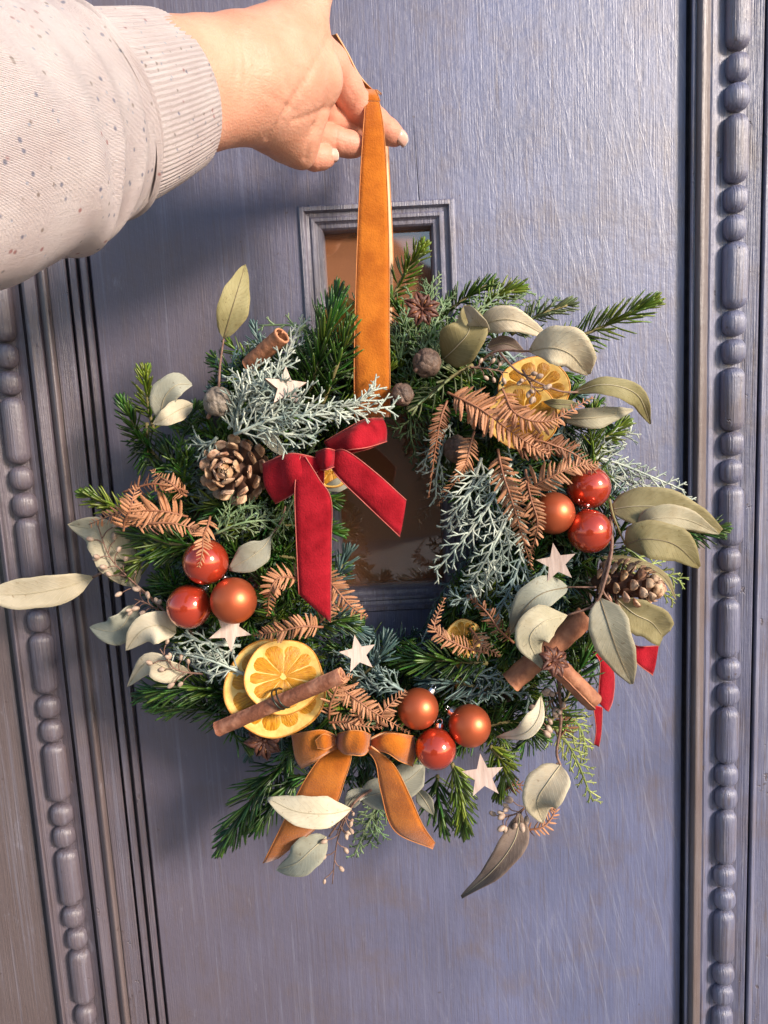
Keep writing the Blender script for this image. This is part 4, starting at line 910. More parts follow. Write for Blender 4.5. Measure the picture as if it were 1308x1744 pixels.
# ------------------------------------------------------------------ orange slices
def orange(label, px, py, rp, y, tilt=(0, 0), rot=0.0, nseg=10, sq=1.0, fl='segment'):
    c = P(px, py, y); r = rp * S(px, py, y); x, y_, z = basis(view(c) + Vector((tilt[0], 0, tilt[1]))); t = thing('orange_slice', label, 'orange slice', c, 'dried orange slices')
    ph = R(0, 9); rs = random.Random(int(px * 7 + py))
    def rad_(a): return r * (1 + .025 * math.sin(2 * a + ph) + .018 * math.sin(5 * a + ph * 2)) * (1 - (1 - sq) * abs(math.sin(a)))
    def wv(a): return .0012 * math.sin(2 * a + ph) + .0007 * math.sin(3 * a + 1 + ph)
    n = 72; mb = MB(); vs = []; fs = []; prof_ = [(.945, -.0010), (.992, -.0008), (1.0, .0002), (.992, .0009), (.975, .0011), (.955, .0008)]; m = len(prof_)
    for i in range(n):
        a = 2 * PI * i / n; d = x * math.cos(a) + y_ * math.sin(a)
        for q, h in prof_: vs.append(c + d * (rad_(a) * q) + z * (h + wv(a)))
    for i in range(n):
        for j in range(m): fs.append((i * m + j, ((i + 1) % n) * m + j, ((i + 1) % n) * m + (j + 1) % m, i * m + (j + 1) % m))
    mb.add(vs, fs); mb.build('rind', M['rind'], t)
    mb = MB(); vs = [c]; fs = []; rings = (.2, .5, .84, .90, .965)
    for q in rings:
        for i in range(n): a = 2 * PI * i / n; vs.append(c + (x * math.cos(a) + y_ * math.sin(a)) * (rad_(a) * q) + z * (wv(a) * q * q + (.0009 if q >= .9 else .0003)))
    for i in range(n): fs.append((0, 1 + i, 1 + (i + 1) % n))
    for k in range(len(rings) - 1):
        for i in range(n): fs.append((1 + k * n + i, 1 + (k + 1) * n + i, 1 + (k + 1) * n + (i + 1) % n, 1 + k * n + (i + 1) % n))
    mb.add(vs, fs); mb.build('pith', M['pith'], t)
    edges = [rot + 2 * PI * (k + rs.uniform(-.16, .16)) / nseg for k in range(nseg)]; edges.append(edges[0] + 2 * PI)
    for k in range(nseg):
        a0, a1 = edges[k] + .014, edges[k + 1] - .014; mb = MB(); vs = []; fs = []; suv = []; na, nr = 9, 8; q0 = rs.uniform(.05, .10)
        for j in range(nr):
            f = j / (nr - 1); q = q0 + (.88 - q0) * f
            sh = 1 - .20 * max(0, (f - .85) / .15) ** 2
            for i in range(na):
                u = -1 + 2 * i / (na - 1); a = (a0 + a1) / 2 + u * (a1 - a0) / 2 * sh; qq = q * (1 - .07 * max(0, (f - .6) / .4) * u * u * 1.5)
                dome = (1 - u ** 4) * (1 - (2 * f - 1) ** 6); pl = .0005 * noise.noise(Vector((math.cos(a) * qq * 9 + ph, math.sin(a) * qq * 9, ph)))
                vs.append(c + (x * math.cos(a) + y_ * math.sin(a)) * (rad_(a) * qq) + z * (wv(a) * qq * qq + .00025 + dome * (.0004 + pl))); suv.append((a + k * 3.7, q * 2 + k))
        for j in range(nr - 1):
            for i in range(na - 1): fs.append((j * na + i, (j + 1) * na + i, (j + 1) * na + i + 1, j * na + i + 1))
        mb.add(vs, fs); mb.build('segment', M[fl], t, uv=suv)
    return t
orange('front dried orange slice under the long cinnamon stick', 483, 1152, 65, -.099, (-.05, .1), .3)
orange('larger dried orange slice behind the front one, showing at the left and below', 469, 1171, 85, -.092, (-.1, -.05), .9, 11)
orange('dried orange slice under the thin bud stems at the upper right', 908, 665, 60, -.083, (.1, .25), .2, 10, fl='segment_dk')
orange('dried orange slice behind the copper fern at the upper right', 890, 710, 58, -.092, (0, -.1), .7, 10, fl='segment_dk')
orange('small dried orange slice behind the curled fern by the opening', 790, 1088, 34, -.072, (.5, .1), .5, 9)
orange('tiny edge of orange slice showing between fir needles near the bottom', 795, 1150, 30, -.066, (.7, -.3), .5, 9)
orange('dried orange slice hidden behind the orange ribbon at the top', 588, 548, 40, -.070, (-.4, .1), .5, 9)
orange('dried orange slice hidden behind the red bow knot', 565, 800, 32, -.078, (0, .2), .5, 9)

# ------------------------------------------------------------------ ribbons and bows
t = thing('hanging_ribbon', 'long orange velvet ribbon looped over a finger and tied round the top of the wreath', 'ribbon', P(632, 160, -.05))
OV = ('orange_velvet', 'orange_back', 'orange_edge')
ribbon(t, 'back_strand', [(640, 165, -.030), (648, 300, -.034), (652, 450, -.045), (650, 580, -.06)], [(658, 196, -.032), (664, 310, -.032), (670, 445, -.043), (668, 580, -.058)], 'orange_back', 'orange_velvet', 'orange_edge', label='pale underside of the rear ribbon strand')
ribbon(t, 'front_strand', [(621, 160, -.067), (622, 174, -.071), (618, 230, -.077), (612, 330, -.078), (607, 450, -.083), (604, 560, -.093), (603, 640, -.096), (604, 710, -.085)], [(642, 160, -.067), (646, 174, -.071), (654, 225, -.075), (660, 330, -.077), (663, 450, -.082), (663, 560, -.092), (664, 640, -.096), (664, 710, -.085)], *OV, camber=.035, ripple=.012, n=48)
ribbon(t, 'top_fold', [(621, 172, -.0715), (620, 160, -.069), (623, 152, -.058), (634, 154, -.034)], [(647, 172, -.0715), (643, 160, -.069), (641, 153, -.058), (650, 160, -.034)], *OV, n=14)
ribbon(t, 'loose_strand', [(565, 60, -.042), (584, 95, -.043), (606, 135, -.045), (628, 166, -.050)], [(572, 58, -.050), (592, 92, -.050), (612, 130, -.051), (640, 158, -.053)], *OV)
# red bow
t = thing('red_bow', 'dark red velvet bow with two long tails at the left of the opening', 'bow', P(560, 775, -.1))
RV = ('red_velvet', 'red_back', 'red_edge')
ribbon(t, 'loop', [(452, 792, -.090), (478, 776, -.086), (520, 775, -.088), (556, 788, -.092)], [(470, 856, -.090), (495, 832, -.080), (525, 806, -.084), (556, 795, -.09)], 'red_velvet', 'red_back', 'red_edge', label='rear layer of the left loop')
ribbon(t, 'loop', [(447, 790, -.098), (470, 780, -.106), (500, 772, -.112), (545, 782, -.104)], [(469, 858, -.098), (497, 843, -.108), (523, 822, -.112), (548, 795, -.104)], *RV, camber=.10, ripple=.05)
ribbon(t, 'tail', [(512, 776, -.112), (504, 812, -.113), (502, 850, -.112), (505, 930, -.108), (509, 1012, -.104)], [(520, 778, -.114), (543, 815, -.113), (564, 852, -.110), (564, 930, -.106), (563, 1060, -.100)], *RV, camber=.05, ripple=.025, n=34)
ribbon(t, 'tail', [(566, 768, -.104), (590, 768, -.112), (640, 805, -.112), (692, 852, -.104)], [(562, 790, -.104), (575, 812, -.110), (622, 858, -.110), (681, 914, -.104)], *RV, camber=.06, ripple=.03, n=34)
ribbon(t, 'loop', [(552, 752, -.092), (590, 730, -.098), (622, 714, -.094), (652, 712, -.088)], [(566, 772, -.096), (596, 766, -.110), (625, 762, -.108), (659, 752, -.092)], *RV, camber=.12, ripple=.06)
ribbon(t, 'loop', [(548, 770, -.09), (590, 745, -.088), (622, 722, -.082), (648, 712, -.086)], [(566, 780, -.092), (600, 772, -.086), (630, 764, -.082), (656, 752, -.088)], *RV, label='rear layer of the upper right loop')
ribbon(t, 'inner_fold', [(526, 784, -.104), (532, 800, -.106), (538, 830, -.1)], [(548, 786, -.108), (552, 803, -.108), (551, 832, -.102)], *RV)
ribbon(t, 'knot', [(538, 770, -.100), (556, 764, -.114), (574, 768, -.104)], [(540, 800, -.102), (556, 800, -.116), (576, 792, -.104)], *RV, camber=.12, ripple=.06)
# orange bow
t = thing('orange_bow', 'orange velvet bow with two tails hanging at the bottom of the wreath', 'bow', P(602, 1265, -.1))
ribbon(t, 'loop', [(500, 1254, -.094), (530, 1246, -.088), (575, 1254, -.094)], [(514, 1306, -.094), (540, 1282, -.086), (578, 1274, -.094)], *OV, label='rear layer of the left loop')
ribbon(t, 'loop', [(496, 1252, -.102), (525, 1246, -.114), (552, 1244, -.114), (578, 1256, -.104)], [(513, 1309, -.102), (535, 1298, -.114), (556, 1284, -.114), (578, 1272, -.104)], *OV, camber=.10, ripple=.05)
ribbon(t, 'inner_fold', [(536, 1262, -.118), (552, 1250, -.119), (572, 1258, -.112)], [(540, 1274, -.119), (556, 1276, -.120), (572, 1268, -.112)], *OV)
ribbon(t, 'loop', [(630, 1262, -.104), (655, 1250, -.112), (680, 1250, -.110), (706, 1254, -.098)], [(632, 1276, -.104), (660, 1283, -.114), (680, 1296, -.112), (703, 1305, -.098)], *OV, camber=.12, ripple=.06)
ribbon(t, 'loop', [(628, 1258, -.096), (660, 1246, -.09), (704, 1254, -.094)], [(632, 1270, -.096), (662, 1275, -.088), (701, 1303, -.094)], 'orange_back', 'orange_velvet', 'orange_edge', label='rear layer of the right loop')
ribbon(t, 'tail', [(572, 1276, -.106), (545, 1292, -.108), (522, 1324, -.108), (500, 1365, -.102), (448, 1470, -.082)], [(588, 1278, -.108), (598, 1288, -.110), (588, 1325, -.110), (560, 1390, -.104), (474, 1462, -.084)], *OV, camber=.05, ripple=.02, n=34)
ribbon(t, 'tail', [(624, 1276, -.106), (640, 1300, -.106), (649, 1350, -.100), (672, 1415, -.094), (737, 1446, -.086)], [(632, 1272, -.112), (670, 1302, -.108), (697, 1353, -.104), (720, 1405, -.098), (741, 1436, -.086)], *OV, camber=.06, ripple=.02, n=34)
ribbon(t, 'knot', [(574, 1250, -.104), (588, 1246, -.122), (602, 1244, -.125), (620, 1246, -.122), (632, 1252, -.104)], [(572, 1272, -.104), (586, 1284, -.120), (602, 1286, -.124), (620, 1286, -.121), (630, 1274, -.104)], *OV, camber=.06, ripple=.06)
# red ribbon at the right rim
t = thing('red_bow', 'red velvet bow mostly hidden behind the leaves at the right rim', 'bow', P(1050, 1150, -.06))
ribbon(t, 'tail', [(1072, 1085, -.072), (1085, 1100, -.072), (1122, 1100, -.068)], [(1076, 1120, -.072), (1090, 1134, -.072), (1112, 1150, -.068)], *RV)
ribbon(t, 'loop', [(1010, 1110, -.078), (1022, 1130, -.08), (1020, 1170, -.078), (1018, 1196, -.076)], [(1034, 1125, -.07), (1046, 1150, -.068), (1044, 1190, -.068), (1036, 1212, -.074)], *RV, camber=.15)
ribbon(t, 'tail', [(1010, 1200, -.058), (1015, 1240, -.054), (1012, 1268, -.05)], [(1026, 1205, -.056), (1024, 1245, -.052), (1020, 1272, -.05)], *RV)

# ------------------------------------------------------------------ eucalyptus
EG = 'eucalyptus sprigs of the wreath'
def euc(label, px, py, y=-.06): return thing('eucalyptus_sprig', label, 'eucalyptus', P(px, py, y), EG)
t = euc('single olive eucalyptus leaf standing upright at the upper left', 378, 660)
leaf(t, [(381, 577, -.075), (394, 530, -.08), (406, 490, -.078), (418, 450, -.070)], 58, 'leaf_olive', 'rib_dk', cup=.35, roll=[20, -25, -10], side=.5, wave=.16)
stemline(t, [(372, 668, -.08), (375, 620, -.078), (381, 577, -.075)], 2.4, 1.6)
t = euc('folded pale eucalyptus leaf by the fir tips at the upper left', 330, 700)
leaf(t, [(272, 712, -.074), (280, 678, -.080), (300, 656, -.082), (327, 655, -.075)], 50, 'leaf_grey', cup=.2, roll=[0, 25], side=.55, wave=.1, prof=[.3, .8, 1.0, .95, .7, .1])
leaf(t, [(328, 688, -.072), (305, 698, -.082), (282, 712, -.088), (260, 722, -.084)], 40, 'leaf_cream', cup=.2, roll=-10)
t = euc('eucalyptus sprig with a long cream leaf reaching the left edge', 300, 1010)
leaf(t, [(160, 982, -.06), (110, 1000, -.068), (40, 1012, -.07), (-30, 1012, -.07)], 62, 'leaf_cream', cup=.2, roll=10, wave=.06, prof=[.05, .55, .9, 1.0, .95, .7, .1])
leaf(t, [(232, 1000, -.062), (205, 950, -.07), (165, 905, -.075), (115, 893, -.066)], 76, 'leaf', cup=.3, roll=[-10, 25], side=.55, wave=.12)
stemline(t, [(330, 1080, -.078), (275, 1035, -.074), (225, 990, -.07), (180, 945, -.07)], 3.2, 1.8)
stemline(t, [(215, 982, -.070), (185, 972, -.068), (158, 983, -.06)], 3.0, 2.4)
buds(t, [(260, 1020, -.076), (215, 980, -.078), (185, 945, -.078), (165, 890, -.076)], 10, 30, 5)
leaf(t, [(228, 1030, -.072), (212, 1062, -.078), (190, 1075, -.08), (152, 1068, -.07)], 62, 'leaf_grey', cup=.3, roll=[35, 0], side=.5)
leaf(t, [(300, 1078, -.085), (270, 1065, -.095), (240, 1075, -.095), (214, 1108, -.085)], 62, 'leaf_cream', cup=.35, roll=[-15, 20], side=.55)
buds(t, [(290, 1055, -.08), (255, 1030, -.084), (228, 1020, -.08)], 7, 22, 5)
t = euc('small eucalyptus sprig with one folded leaf and buds at the lower left', 340, 1145)
leaf(t, [(322, 1145, -.082), (285, 1138, -.088), (250, 1128, -.086), (216, 1170, -.07)], 48, 'leaf_cream', cup=.3, roll=[40, 10, -20], side=.6)
buds(t, [(345, 1148, -.085), (300, 1140, -.09), (272, 1105, -.088)], 8, 26, 5)
t = euc('grey green eucalyptus leaf tucked beside the top left bauble', 480, 895)
leaf(t, [(466, 905, -.09), (450, 930, -.095), (425, 950, -.098), (390, 970, -.095)], 56, 'leaf_grey', cup=.25, roll=[30, -10], prof=[.03, .08, .4, .85, 1.0, .9, .6, .1])
stemline(t, [(486, 862, -.082), (480, 885, -.086), (466, 906, -.09)], 1.6, 1.6)
t = euc('grey eucalyptus leaf under the juniper beside the red bow', 440, 735)
leaf(t, [(440, 728, -.082), (462, 750, -.085), (485, 778, -.083)], 34, 'leaf_grey', cup=.3, roll=20)
t = euc('pale eucalyptus leaf behind the tails of the red bow', 590, 835)
leaf(t, [(600, 815, -.078), (575, 826, -.082), (545, 835, -.078)], 26, 'leaf_grey', cup=.3)
t = euc('eucalyptus sprig with cream leaves and buds hanging behind the orange bow', 600, 1370)
leaf(t, [(598, 1378, -.106), (560, 1386, -.116), (505, 1382, -.116), (456, 1360, -.108)], 58, 'leaf_cream', cup=.2, roll=[10, -15], side=.45, prof=[.05, .5, .9, 1.0, .9, .6, .1])
leaf(t, [(556, 1425, -.092), (530, 1448, -.098), (505, 1470, -.098), (470, 1482, -.09)], 62, 'leaf_grey', cup=.2, roll=[10, -10])
leaf(t, [(590, 1375, -.086), (600, 1362, -.088), (612, 1352, -.088), (640, 1352, -.085)], 30, 'leaf_grey', cup=.2)
leaf(t, [(612, 1358, -.086), (650, 1350, -.09), (690, 1332, -.09), (722, 1305, -.084)], 66, 'leaf_grey', cup=.2, roll=[-10, 10], prof=[.2, .75, .9, .75, .95, .8, .1])
stemline(t, [(640, 1340, -.085), (600, 1370, -.095), (560, 1425, -.092)], 3.0, 1.6)
buds(t, [(598, 1375, -.098), (575, 1430, -.09), (566, 1505, -.08)], 8, 24, 4.6)
buds(t, [(605, 1365, -.098), (585, 1395, -.096), (572, 1425, -.09)], 6, 22, 4)
t = euc('little blue grey eucalyptus leaf to the left of the bottom fir sprig', 710, 1345)
leaf(t, [(710, 1345, -.07), (725, 1365, -.074), (738, 1388, -.072)], 30, 'leaf_grey', cup=.3, roll=-25)
t = euc('curled eucalyptus leaf with bud clusters right of the bottom baubles', 940, 1190)
leaf(t, [(922, 1185, -.10), (917, 1222, -.108), (892, 1250, -.108), (845, 1256, -.095)], 36, 'leaf_cream', cup=.25, roll=[15, 10, 0], side=.35, prof=[.06, .5, .9, 1.0, .8, .45, .05])
buds(t, [(960, 1165, -.085), (935, 1200, -.092), (900, 1255, -.09)], 14, 24, 6)
t = euc('eucalyptus sprig with a heart shaped cream leaf and long drooping brown leaf', 955, 1290)
stemline(t, [(952, 1160, -.095), (955, 1230, -.092), (948, 1280, -.088), (955, 1305, -.088)], 3.0, 2.2)
leaf(t, [(955, 1303, -.090), (935, 1330, -.098), (915, 1365, -.098), (925, 1402, -.088)], 78, 'leaf_cream', cup=.25, roll=[-20, 10], side=.55)
leaf(t, [(886, 1385, -.074), (876, 1432, -.082), (840, 1482, -.082), (786, 1528, -.072)], 50, 'leaf_brown', 'rib', cup=.35, roll=[15, -15], side=.5, prof=[.08, .7, 1.0, .95, .8, .6, .35, .12])
stemline(t, [(950, 1300, -.085), (920, 1345, -.08), (886, 1385, -.074)], 2.4, 1.6)
buds(t, [(905, 1365, -.08), (880, 1385, -.084), (848, 1395, -.08)], 9, 26, 6)
t = euc('large eucalyptus sprig with broad sage leaves above the crossed cinnamon sticks', 1020, 1020)
leaf(t, [(968, 1000, -.095), (925, 1010, -.105), (895, 1035, -.104), (868, 1082, -.090)], 60, 'leaf_grey', 'rib_dk', cup=.2, roll=[-10, 20], side=.45)
leaf(t, [(965, 1048, -.106), (925, 1060, -.118), (902, 1090, -.120), (924, 1138, -.114)], 68, 'leaf', cup=.12, roll=[0, 8], side=.5, prof=[.05, .5, .9, 1.0, .95, .8, .35, .08])
leaf(t, [(1022, 1020, -.106), (1035, 1060, -.116), (1052, 1110, -.114), (1076, 1165, -.10)], 76, 'leaf', 'rib_dk', cup=.18, roll=[0, -15], side=.5, prof=[.1, .75, 1.0, 1.0, .85, .6, .1])
leaf(t, [(1050, 1020, -.09), (1080, 1045, -.096), (1110, 1060, -.092), (1130, 1085, -.076)], 72, 'leaf_olive', cup=.3, roll=[0, -20, 15], side=.5, wave=.15, prof=[.1, .6, .9, 1.0, .95, .8, .55])
stemline(t, [(1040, 880, -.09), (1042, 935, -.1), (1030, 990, -.106), (1012, 1030, -.106), (965, 1048, -.104)], 3.0, 2)
stemline(t, [(1040, 940, -.1), (1025, 1000, -.104), (1055, 1040, -.1)], 2.4, 1.6)
stemline(t, [(1015, 1000, -.1), (990, 1000, -.1), (966, 1000, -.096)], 1.8, 1.4)
t = euc('three broad olive eucalyptus leaves fanning out over the right moulding', 1040, 880)
leaf(t, [(1040, 868, -.085), (1085, 862, -.092), (1150, 868, -.092), (1228, 905, -.078)], 78, 'leaf_olive', cup=.2, roll=[10, -10], side=.5, prof=[.15, .7, .9, .9, .8, .65, .15])
leaf(t, [(1085, 895, -.095), (1120, 882, -.102), (1170, 885, -.098), (1225, 910, -.086)], 50, 'leaf', cup=.2, roll=[10, -5], side=.5)
leaf(t, [(1065, 928, -.098), (1100, 918, -.108), (1150, 928, -.106), (1191, 966, -.094)], 72, 'leaf_olive', 'rib_dk', cup=.2, roll=[-8, 8], side=.5, prof=[.15, .75, 1.0, 1.0, .9, .6, .1])
stemline(t, [(1038, 850, -.088), (1045, 880, -.092), (1065, 928, -.098)], 2.6, 1.6, 'twig')
leaf(t, [(1020, 948, -.062), (1080, 958, -.066), (1130, 982, -.064), (1152, 1022, -.056)], 20, 'leaf_olive', 'rib_dk', cup=.3, roll=30, label='narrow leaf seen edge on over the cone')
t = euc('eucalyptus sprig with broad pale leaves over the orange slice at the upper right', 850, 600)
leaf(t, [(755, 612, -.085), (778, 590, -.100), (800, 560, -.104), (795, 520, -.090)], 78, 'leaf_olive', 'rib', cup=.35, roll=[10, -10], side=.5, prof=[.1, .75, 1.0, 1.0, .85, .55, .12])
leaf(t, [(826, 570, -.098), (815, 552, -.106), (803, 538, -.108), (790, 522, -.096)], 42, 'leaf_cream', cup=.1, roll=40)
leaf(t, [(812, 560, -.085), (845, 545, -.096), (885, 548, -.098), (935, 575, -.085)], 50, 'leaf_cream', cup=.15, roll=[-5, 5], side=.5)
leaf(t, [(830, 592, -.085), (860, 585, -.088), (895, 600, -.086)], 30, 'leaf_brown', 'rib_dk', cup=.3)
leaf(t, [(902, 598, -.100), (940, 592, -.112), (975, 605, -.112), (1002, 638, -.095)], 74, 'leaf_cream', 'rib', cup=.25, roll=[10, -15], side=.6, prof=[.08, .6, .95, 1.0, .9, .7, .12])
stemline(t, [(800, 640, -.08), (840, 600, -.09), (905, 598, -.1)], 2.4, 1.8)
leaf(t, [(975, 668, -.085), (1030, 655, -.095), (1085, 672, -.09), (1108, 722, -.074)], 42, 'leaf_olive', 'rib', cup=.25, roll=[30, 25, 0], side=.4, prof=[.1, .6, .95, 1.0, .9, .6, .08])
leaf(t, [(960, 712, -.078), (1000, 712, -.085), (1035, 708, -.082), (1078, 698, -.07)], 42, 'leaf', cup=.2, roll=-15, prof=[.3, .8, 1.0, .9, .6, .1])
leaf(t, [(985, 690, -.1), (950, 688, -.102), (925, 684, -.096)], 20, 'leaf_olive', 'rib_dk', cup=.3)
stemline(t, [(850, 600, -.094), (885, 635, -.1), (950, 665, -.094), (990, 668, -.086)], 2.0, 1.6)
buds(t, [(800, 625, -.094), (830, 628, -.096), (865, 635, -.096)], 6, 18, 4.5)
buds(t, [(890, 630, -.1), (905, 655, -.106), (920, 672, -.104)], 7, 20, 5)

# ------------------------------------------------------------------ ferns
fern('broad copper fern frond crossing below the orange slice at the upper right', [(762, 668, -.096), (815, 695, -.106), (870, 735, -.108), (935, 775, -.098)], 44, gap=7.5, twist=10)
fern('copper fern frond sweeping right across the orange slice', [(855, 662, -.104), (880, 705, -.112), (935, 715, -.114), (1012, 678, -.10)], 34, 'fern', gap=7, twist=20)
fern('thin twisted fern tip hanging at the right edge of the opening', [(762, 682, -.095), (748, 720, -.1), (742, 770, -.096), (728, 850, -.085)], 22, 'fern_dk', gap=7, twist=80)
fern('second twisted fern tip hanging in front of the shaded round cone', [(808, 735, -.094), (795, 780, -.098), (780, 815, -.096), (745, 860, -.085)], 26, 'fern', gap=7, twist=70)
fern('copper fern frond hanging straight down beside the matte bauble', [(848, 765, -.098), (862, 830, -.106), (885, 890, -.108), (905, 970, -.1)], 34, 'fern', gap=7.5, twist=-20)
fern('short fern frond beside the matte bauble of the right cluster', [(895, 800, -.098), (905, 850, -.108), (915, 900, -.108), (905, 950, -.104)], 26, 'fern', gap=7, twist=-30)
fern('copper fern frond lying across the top bauble of the right cluster', [(895, 840, -.100), (930, 815, -.108), (975, 798, -.110), (1022, 788, -.10)], 34, 'fern', gap=7.5, twist=15)
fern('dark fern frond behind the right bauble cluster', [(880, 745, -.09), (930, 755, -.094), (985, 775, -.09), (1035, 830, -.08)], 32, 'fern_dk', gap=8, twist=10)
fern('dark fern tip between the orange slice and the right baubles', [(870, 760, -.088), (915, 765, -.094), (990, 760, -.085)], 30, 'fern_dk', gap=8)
fern('big rust fern frond on the left pointing at the moulding', [(320, 880, -.085), (265, 870, -.095), (215, 870, -.096), (150, 895, -.08)], 40, 'fern', gap=7.5, twist=-15)
fern('upright rust fern frond over the left rim', [(210, 905, -.094), (218, 870, -.102), (235, 830, -.1)], 32, 'fern', gap=7)
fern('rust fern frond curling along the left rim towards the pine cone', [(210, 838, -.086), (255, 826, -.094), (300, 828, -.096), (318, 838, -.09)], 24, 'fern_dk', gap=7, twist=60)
fern('pale rust fern tip pointing up beside the left pine cone', [(318, 845, -.09), (290, 825, -.096), (258, 798, -.085)], 24, 'fern', gap=6.5)
fern('rust fern frond along the lower edge of the left fern cluster', [(225, 895, -.094), (275, 890, -.1), (325, 900, -.098), (345, 905, -.094)], 26, 'fern', gap=7.5)
fern('rust fern tip draped over the top left bauble', [(358, 880, -.098), (350, 905, -.110), (345, 930, -.118), (338, 965, -.120)], 27, 'fern', gap=7)
fern('fern frond curving beside the red bow tail on its left', [(512, 985, -.100), (480, 985, -.108), (458, 1005, -.108), (458, 1050, -.098)], 32, 'fern', gap=7)
fern('fern frond lying above the front orange slice', [(550, 1068, -.104), (510, 1068, -.112), (470, 1075, -.110), (430, 1085, -.098)], 30, 'fern', gap=7)
fern('fern frond sticking out right of the red bow tail', [(548, 975, -.094), (570, 1000, -.1), (595, 1030, -.098), (628, 1052, -.085)], 34, 'fern', gap=7.5)
fern('short fern tip behind the end of the red bow tail', [(545, 1060, -.094), (560, 1040, -.098), (590, 1020, -.09)], 24, 'fern', gap=7)
fern('fern frond between the orange slices and the bottom baubles', [(560, 1155, -.105), (600, 1185, -.108), (640, 1215, -.108), (700, 1250, -.1)], 30, 'fern', gap=7)
fern('small fern frond curling over the end of the long cinnamon stick', [(560, 1225, -.104), (565, 1190, -.11), (580, 1160, -.112), (600, 1150, -.104)], 26, 'fern', gap=6.5)
fern('upright fern frond left of the bottom baubles', [(620, 1235, -.102), (605, 1205, -.108), (600, 1165, -.102)], 22, 'fern', gap=6.5)
fern('fern frond leaning right towards the bottom baubles', [(640, 1240, -.102), (655, 1210, -.108), (690, 1178, -.1)], 26, 'fern', gap=6.5)
fern('low fern frond just above the orange bow', [(560, 1230, -.102), (600, 1232, -.105), (650, 1240, -.104)], 20, 'fern', gap=6.5)
fern('curled fern tip rising into the opening', [(830, 1112, -.092), (775, 1098, -.1), (742, 1070, -.1), (756, 1018, -.088)], 22, 'fern', gap=7, twist=30)
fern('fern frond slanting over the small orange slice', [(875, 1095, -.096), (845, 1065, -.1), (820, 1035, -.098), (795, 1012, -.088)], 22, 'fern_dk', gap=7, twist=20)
fern('ragged fern tip under the small orange slice', [(800, 1070, -.092), (820, 1095, -.1), (850, 1120, -.098)], 22, 'fern', gap=7)
fern('curled fern tip at the bottom right rim behind the cream leaf', [(880, 1415, -.07), (920, 1410, -.075), (945, 1385, -.07), (935, 1370, -.065)], 20, 'fern', gap=7)
fern('small dark fern tip behind the lowest star', [(860, 1345, -.07), (875, 1338, -.072), (905, 1335, -.07)], 20, 'fern_dk', gap=7)
fern('fern tip behind the buds at the lower right', [(950, 1260, -.075), (965, 1235, -.08), (960, 1205, -.078)], 26, 'fern_dk', gap=7)

# ------------------------------------------------------------------ arm, hand and sleeve
per_ = thing('person', 'left arm in a flecked cream sweater reaching in, hand holding up the orange ribbon', 'person', P(200, 200, -.2))
CH = [  # chains of (px, py, y, r px): wrist, palm, thumb and four fingers
    [(215, 105, -.205, 72), (345, 104, -.165, 66), (405, 96, -.148, 64), (455, 82, -.134, 60), (505, 50, -.118, 54), (522, -20, -.108, 44), (532, -90, -.10, 38)],
    [(215, 215, -.205, 82), (345, 184, -.165, 67), (420, 182, -.142, 57), (462, 202, -.124, 54), (488, 226, -.112, 48), (508, 256, -.106, 29), (517, 272, -.104, 14)],
    [(345, 145, -.165, 66), (420, 140, -.148, 72), (485, 135, -.126, 72), (532, 134, -.112, 50), (518, 185, -.110, 40), (505, 215, -.109, 38)],
    [(538, 85, -.094, 34), (560, 110, -.086, 33), (588, 150, -.073, 29), (608, 181, -.064, 26), (640, 208, -.053, 22.5), (662, 225, -.047, 20), (673, 232, -.045, 16.5)],
    [(540, 175, -.086, 26), (556, 200, -.070, 22), (582, 207, -.060, 20), (600, 214, -.056, 18.5), (620, 221, -.051, 18.5), (640, 228, -.047, 16)],
    [(520, 225, -.092, 26), (548, 235, -.078, 23), (568, 239, -.0735, 22.5), (576, 242, -.073, 20.5), (596, 246, -.0705, 20.5), (606, 249, -.070, 17)],
    [(508, 255, -.096, 24), (535, 268, -.086, 20.5), (550, 267, -.083, 19), (556, 266, -.082, 15.5)],
]
def caps():
    out = []
    for ci, ch in enumerate(CH):
        pts = [(P(a, b, c), r * S(a, b, c)) for a, b, c, r in ch]
        out += [(ci, p[0], q[0], p[1], q[1]) for p, q in zip(pts[:-1], pts[1:])]
    return out
CP = caps()
def sdf(X_):
    ds = {}
    for ci, a, b, ra, rb in CP:
        a_ = np.array(a); ab = np.array(b) - a_; h = np.clip(((X_ - a_) @ ab) / (ab @ ab), 0, 1)
        d = np.linalg.norm(X_ - a_ - h[:, None] * ab, axis=1) - (ra + (rb - ra) * h)
        ds[ci] = d if ci not in ds else smin(ds[ci], d, .003)
    D = None
    for ci in (0, 1, 2): D = ds[ci] if D is None else smin(D, ds[ci], .012)
    for ci in (3, 4, 5, 6): D = smin(D, ds[ci], .0009)
    return D
def smin(a, b, k):
    h = np.clip(.5 + .5 * (b - a) / k, 0, 1); return b * (1 - h) + a * h - k * h * (1 - h)
mb = MB()
for ci, a, b, ra, rb in CP:
    for p, r in ((a, ra), (b, rb)): ellipsoid(mb, p, (Vector((1, 0, 0)), Vector((0, 1, 0)), Vector((0, 0, 1))), (r, r, r), 16, 10)
    tube(mb, [a, b], [ra, rb], 16)
arm = mb.build('arm', M['skin'], per_); rm = arm.modifiers.new('r', 'REMESH'); rm.mode = 'VOXEL'; rm.voxel_size = .0011
bpy.context.view_layer.update(); dg = bpy.context.evaluated_depsgraph_get(); me2 = bpy.data.meshes.new_from_object(arm.evaluated_get(dg))
old = arm.data; arm.modifiers.clear(); arm.data = me2; me2.name = 'arm'; bpy.data.meshes.remove(old)
nv = len(me2.vertices); co = np.empty(nv * 3); me2.vertices.foreach_get('co', co); co = co.reshape(-1, 3) + np.array(ORG[per_.name])
